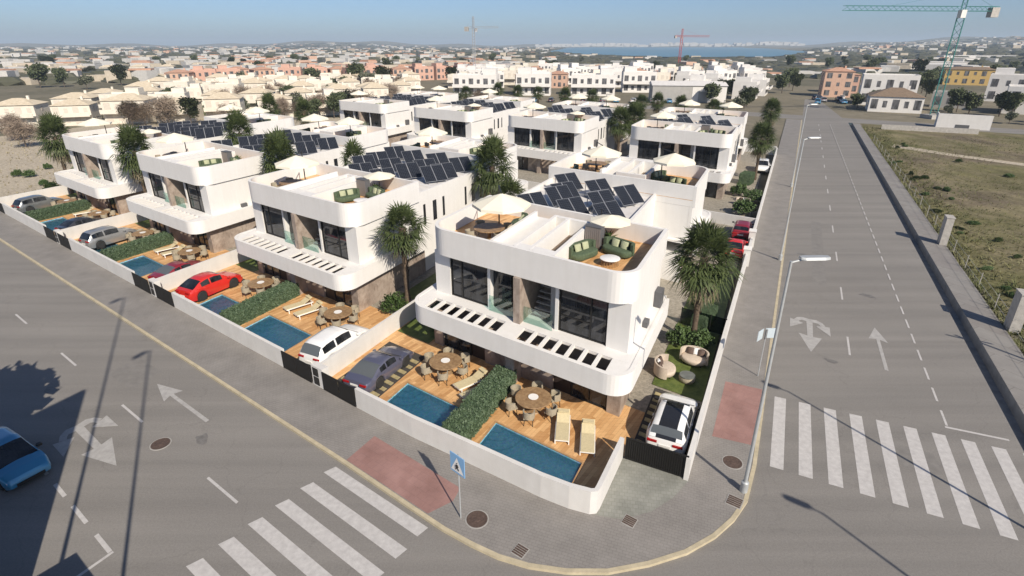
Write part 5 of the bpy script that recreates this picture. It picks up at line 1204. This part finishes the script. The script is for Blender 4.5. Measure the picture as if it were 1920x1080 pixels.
# ---- trees and bushes
TG = 'trees among the distant houses'
for i, (x, y, p, s) in enumerate([(-212, 257, T1, 1.6), (-205, 262, T1, 1.3), (-186, 250, T2, 1.2), (-108, 108, T3, 1.0), (-100, 112, T3, .9), (-92, 104, T3, .85), (-112, 117, T3, 1.0), (-52, 152, T3, 1.0), (-46, 150, T1, 1.0), (-40, 152, T3, 1.1), (-47, 158, T2, 1.3), (-33, 158, T3, 1.0), (-26, 165, T3, .9), (-18, 172, T2, 1.0), (-10, 176, T3, .9), (-60, 148, T3, .9), (-70, 138, T3, .8),
     (-56, 250, T1, 1.5), (-72, 262, T1, 1.6), (-64, 256, T2, 1.5), (-90, 262, T1, 1.3), (-30, 280, T1, 1.3), (-120, 256, T2, 1.4), (64, 160, T2, .9), (70, 170, T1, .8), (74, 178, T1, .9), (58, 158, T2, .7), (66, 186, T1, 1.0), (72, 196, T1, 1.1), (79, 208, T1, 1.0), (78, 188, T2, 1.0),
     (126, 155, T1, .95), (132, 152, T1, 1.0), (138, 155, T1, .9), (128, 162, T1, 1.0), (140, 162, T1, .8), (118, 152, T2, .6), (112, 175, T1, .8), (104, 170, T1, .7), (150, 206, T1, 1.0), (164, 228, T1, 1.3), (190, 260, T1, 1.2), (240, 285, T1, 1.4), (126, 134, T1, .7), (131, 137, T1, .7), (122, 137, T2, .6), (150, 142, T1, .7), (118, 240, T1, 1.1), (127, 262, T1, 1.3), (108, 228, T1, 1.1)]):
    p.put((x, y, 0), i * 1.7, {id(T1): 'bushy green tree among the houses beyond the estate', id(T2): 'greyish olive tree among the houses beyond the estate', id(T3): 'bare brown winter tree beyond the estate'}[id(p)], {id(T1): TG, id(T2): 'olive trees beyond the estate', id(T3): 'bare trees beyond the estate'}[id(p)], s)
for i in range(70):
    y = rg.uniform(240, 620); x = rg.uniform(-.95, .95) * y
    if -.55 * y < x < .45 * y and y < 350: continue
    if -90 < x and x < 175 and 380 > y: continue
    (T1 if rg.random() < .7 else T2).put((x, y, 0), rg.uniform(0, 6), 'green tree scattered in the distance', 'trees scattered in the distance', rg.uniform(.9, 1.6))
for i in range(46):
    r_ = i % 6; x = -112 + 72 * rg.random(); y = 122 + 21 * r_ + .37 * (x + 117) + rg.uniform(-2, 2)
    a, b = clear_of_estate(x, y)
    if b < 100 and a < 92: continue
    p = (T1, T2, T3, T3)[i % 4]; p.put((x, y, 0), i, {id(T1): 'small green tree between the cream terraces', id(T2): 'small olive tree between the cream terraces', id(T3): 'bare brown tree between the cream terraces'}[id(p)], 'trees between the cream terraces', rg.uniform(.75, 1.15))
for i in range(44):
    b = 22 + 105 * rg.random() ** 1.2; a = edge_r(b) - .8 - (4.5 * rg.random() if i % 3 else 45 * rg.random()); shrub.put(W(a, b, 0), i, 'wild green bush in the rough field', 'wild bushes in the rough field', (rg.uniform(.3, .9), rg.uniform(.3, .9), rg.uniform(.25, .6)))
for i in range(26):
    a, b = rg.uniform(84, 112), rg.uniform(6, 44); shrub.put(W(a, b, 0), i, 'low dry bush on the sandy ground left of the estate', 'bushes on the sandy ground', rg.uniform(.6, 1.7))
# grass tufts of the field (one mass)
g = random.Random(21); q = MB()
for i in range(30000):
    b = 18 + 125 * g.random() ** 1.3; a = edge_r(b) - .1 - (60 * g.random() ** 1.8); 
    if math.sin(a * .23 + 1.5 * math.sin(b * .13)) + math.sin(b * .19 + a * .07) < g.uniform(-1.6, .6) and a < edge_r(b) - 5: continue
    x, y, _ = W(a, b); s = g.uniform(.10, .5) * (1.2 if a > edge_r(b) - 4 and g.random() < .5 else .75)
    for j in range(4):
        t_ = g.uniform(0, 6.28); r_ = g.uniform(.3, 1.1); dx, dy = math.cos(t_) * s * r_, math.sin(t_) * s * r_; q.f.append([q.pt(x - dy * .12, y + dx * .12, 0), q.pt(x + dy * .12, y - dx * .12, 0), q.pt(x + dx, y + dy, s * g.uniform(.4, 1.0))])
stuff(q.build('field_grass', M_GRASS, fix=False))
g = random.Random(22); q = MB()
for i in range(2600):
    a = g.uniform(83, 140); b = g.uniform(1, 60); x, y, _ = W(a, b); s = g.uniform(.15, .5)
    for j in range(3):
        t_ = g.uniform(0, 6.28); dx, dy = math.cos(t_) * s * .5, math.sin(t_) * s * .5; q.f.append([q.pt(x - dy * .35, y + dx * .35, 0), q.pt(x + dy * .35, y - dx * .35, 0), q.pt(x + dx, y + dy, s * g.uniform(.5, .9))])
stuff(q.build('dry_grass', m_leaf('pale_dry_grass', (0.22, 0.20, 0.12), (0.38, 0.33, 0.23), .4), fix=False))

# ================================================================== far land: hills, lagoon, distant town
def hill_z(x, y):
    r = math.hypot(x, y); az = math.degrees(math.atan2(x, y)); z = 0
    z += 62 * math.exp(-((az - 43) / 11) ** 2) * max(0, min(1, (r - 900) / 3300)) ** 1.2
    z += 34 * math.exp(-((az + 16) / 6) ** 2) * max(0, min(1, (r - 2600) / 2000))
    z += 5 * math.exp(-((az + 38) / 16) ** 2) * max(0, min(1, (r - 700) / 2200))
    z += 16 * (1 + .5 * math.sin(az * .9)) * max(0, min(1, (r - 4700) / 600))
    return z + (2.5 * math.sin(x * .004 + y * .002) + 2 * math.sin(x * .009 - y * .005)) * min(1, z / 15)
q = MB(); RS = [700, 950, 1300, 1700, 2200, 2700, 3300, 3900, 4500, 4900, 5300, 5800, 6600]; n = 96; idx = []
for r in RS: idx.append([q.pt(r * math.sin(R(-58 + 116 * i / n)), r * math.cos(R(-58 + 116 * i / n)), hill_z(r * math.sin(R(-58 + 116 * i / n)), r * math.cos(R(-58 + 116 * i / n))) - .35) for i in range(n + 1)])
for a, b in zip(idx, idx[1:]):
    for i in range(n): q.f.append([a[i], b[i], b[i + 1], a[i + 1]])
struct(q.build('hills', M_GROUND, smooth=180))
LAKE = [(85, 1500), (130, 1100), (240, 860), (400, 900), (640, 1250), (930, 1850), (1500, 2700), (2100, 3600), (2150, 4450), (1200, 4680), (600, 4680), (330, 3600), (190, 2300)]
def in_lake(x, y):
    c = False; j = len(LAKE) - 1
    for i in range(len(LAKE)):
        if (LAKE[i][1] > y) != (LAKE[j][1] > y) and x < (LAKE[j][0] - LAKE[i][0]) * (y - LAKE[i][1]) / (LAKE[j][1] - LAKE[i][1]) + LAKE[i][0]: c = not c
        j = i
    return c
o = MB().poly([(x, y, 1.2) for x, y in LAKE]).build('lagoon_water', mat('lagoon', (0.10, 0.21, 0.27), .35, 0, .5, var=.12, vscale=.004), fix=False)
if o.data.polygons[0].normal.z < 0: o.data.flip_normals()
struct(o)
g = random.Random(33)
TOWN = [MB() for _ in range(4)]; TREES = MB(); pal = [m_stucco('far_white_render', (0.56, 0.55, 0.53), .2), m_stucco('far_cream_render', (0.52, 0.46, 0.37), .2), C_SALM, R_RED]
def dens(az, r):
    if az < 4: d = .34 if r < 2600 else .3
    else: d = .10
    if -14 < az < 9 and 340 < r < 520: d = .6
    if az > 30 and r > 1500: d = .5
    return d
cnt = 0
while cnt < 5600:
    az = g.uniform(-47, 47); r = 360 * (12.5 ** g.random()); x, y = r * math.sin(R(az)), r * math.cos(R(az))
    if in_lake(x, y) or in_lake(x, y - 60) : continue
    cl = .5 + .5 * math.sin(x * .013 + 2 * math.sin(y * .009)) * math.sin(y * .011 + 1.3)
    cnt += 1
    if g.random() > dens(az, r) * (.35 + cl) and r < 4700: 
        h = g.uniform(2.2, 5.5) * (.55 if 2 < az < 30 and r < 1100 else 1); w = g.uniform(3, 10) * (1 + r / 1800); z = hill_z(x, y) - .3; m = 5
        rr = [[TREES.pt(x + w * k * math.cos(6.28 * j / m + i) * g.uniform(.7, 1.2), y + w * k * math.sin(6.28 * j / m + i) * g.uniform(.7, 1.2), z + h * f) for j in range(m)] for i, (k, f) in enumerate(((.9, 0), (1, .45), (.55, .95)))]
        for A_, B_ in zip(rr, rr[1:]):
            for j in range(m): TREES.f.append([A_[j], A_[(j + 1) % m], B_[(j + 1) % m], B_[j]])
        TREES.f.append(rr[-1]); continue
    w = g.uniform(6, 12) * (1 + r / 3000); d = g.uniform(7, 10); h = g.choice((3.5, 3.5, 6, 6, 6.5)); h *= .55 if (2 < az < 30 and r < 1100) else 1; z = hill_z(x, y) - .3
    k = g.choices((0, 1, 2), (.66, .28, .06))[0]
    TOWN[k].box((x, y, z + h / 2), (w, d, h), g.uniform(-.8, .8))
    if g.random() < .16: TOWN[3].box((x, y, z + h + .4), (w * .9, d * .9, .8), g.uniform(-.8, .8))
for i in range(260):     # buildings along the far shore
    x = g.uniform(200, 2300); y = 4720 + g.uniform(0, 200) - .05 * x; h = g.choice((8, 12, 16, 24)); TOWN[0].box((x, y, hill_z(x, y) + h / 2), (g.uniform(18, 70), 14, h), 0)
for mb_, m_ in zip(TOWN, pal): stuff(mb_.build('distant_town', m_, fix=False))
stuff(TREES.build('distant_trees', m_leaf('distant_foliage', (0.045, 0.05, 0.032), (0.11, 0.105, 0.07), .02), fix=False))
# ---- one label each for the look-alike plants, counted from the left
UNIT = ['', 'first', 'second', 'third', 'fourth', 'fifth', 'sixth', 'seventh', 'eighth', 'ninth', 'tenth', 'eleventh', 'twelfth', 'thirteenth', 'fourteenth', 'fifteenth', 'sixteenth', 'seventeenth', 'eighteenth', 'nineteenth']
def ordw(n): return UNIT[n] if n < 20 else ({2: 'twentieth', 3: 'thirtieth', 4: 'fortieth', 5: 'fiftieth', 6: 'sixtieth', 7: 'seventieth'}[n // 10] if n % 10 == 0 else {2: 'twenty', 3: 'thirty', 4: 'forty', 5: 'fifty', 6: 'sixty', 7: 'seventy'}[n // 10] + ' ' + UNIT[n % 10])
same = {}
for o in SC.objects:
    if o.get('category') in ('tree', 'shrub', 'building', 'car'): same.setdefault(o['label'], []).append(o)
for lb, os_ in same.items():
    if len(os_) > 1:
        os_.sort(key=lambda o: o.location.x / max(1, o.location.y))
        for i, o in enumerate(os_): o['label'] = lb + ', ' + ordw(i + 1) + ' from the left'
# ================================================================== haze
hm = bpy.data.materials.new('haze'); hm.use_nodes = True; hn = hm.node_tree.nodes; hn.clear(); ho = hn.new('ShaderNodeOutputMaterial'); hv = hn.new('ShaderNodeVolumePrincipled')
hv.inputs['Color'].default_value = (.70, .85, 1.0, 1); hv.inputs['Density'].default_value = 0.00019; hv.inputs['Anisotropy'].default_value = 0.0
hm.node_tree.links.new(hv.outputs[0], ho.inputs['Volume'])
hz = MB().bx(-13500, 13500, -13500, 13500, -2.0, 125).build('haze', hm); stuff(hz)
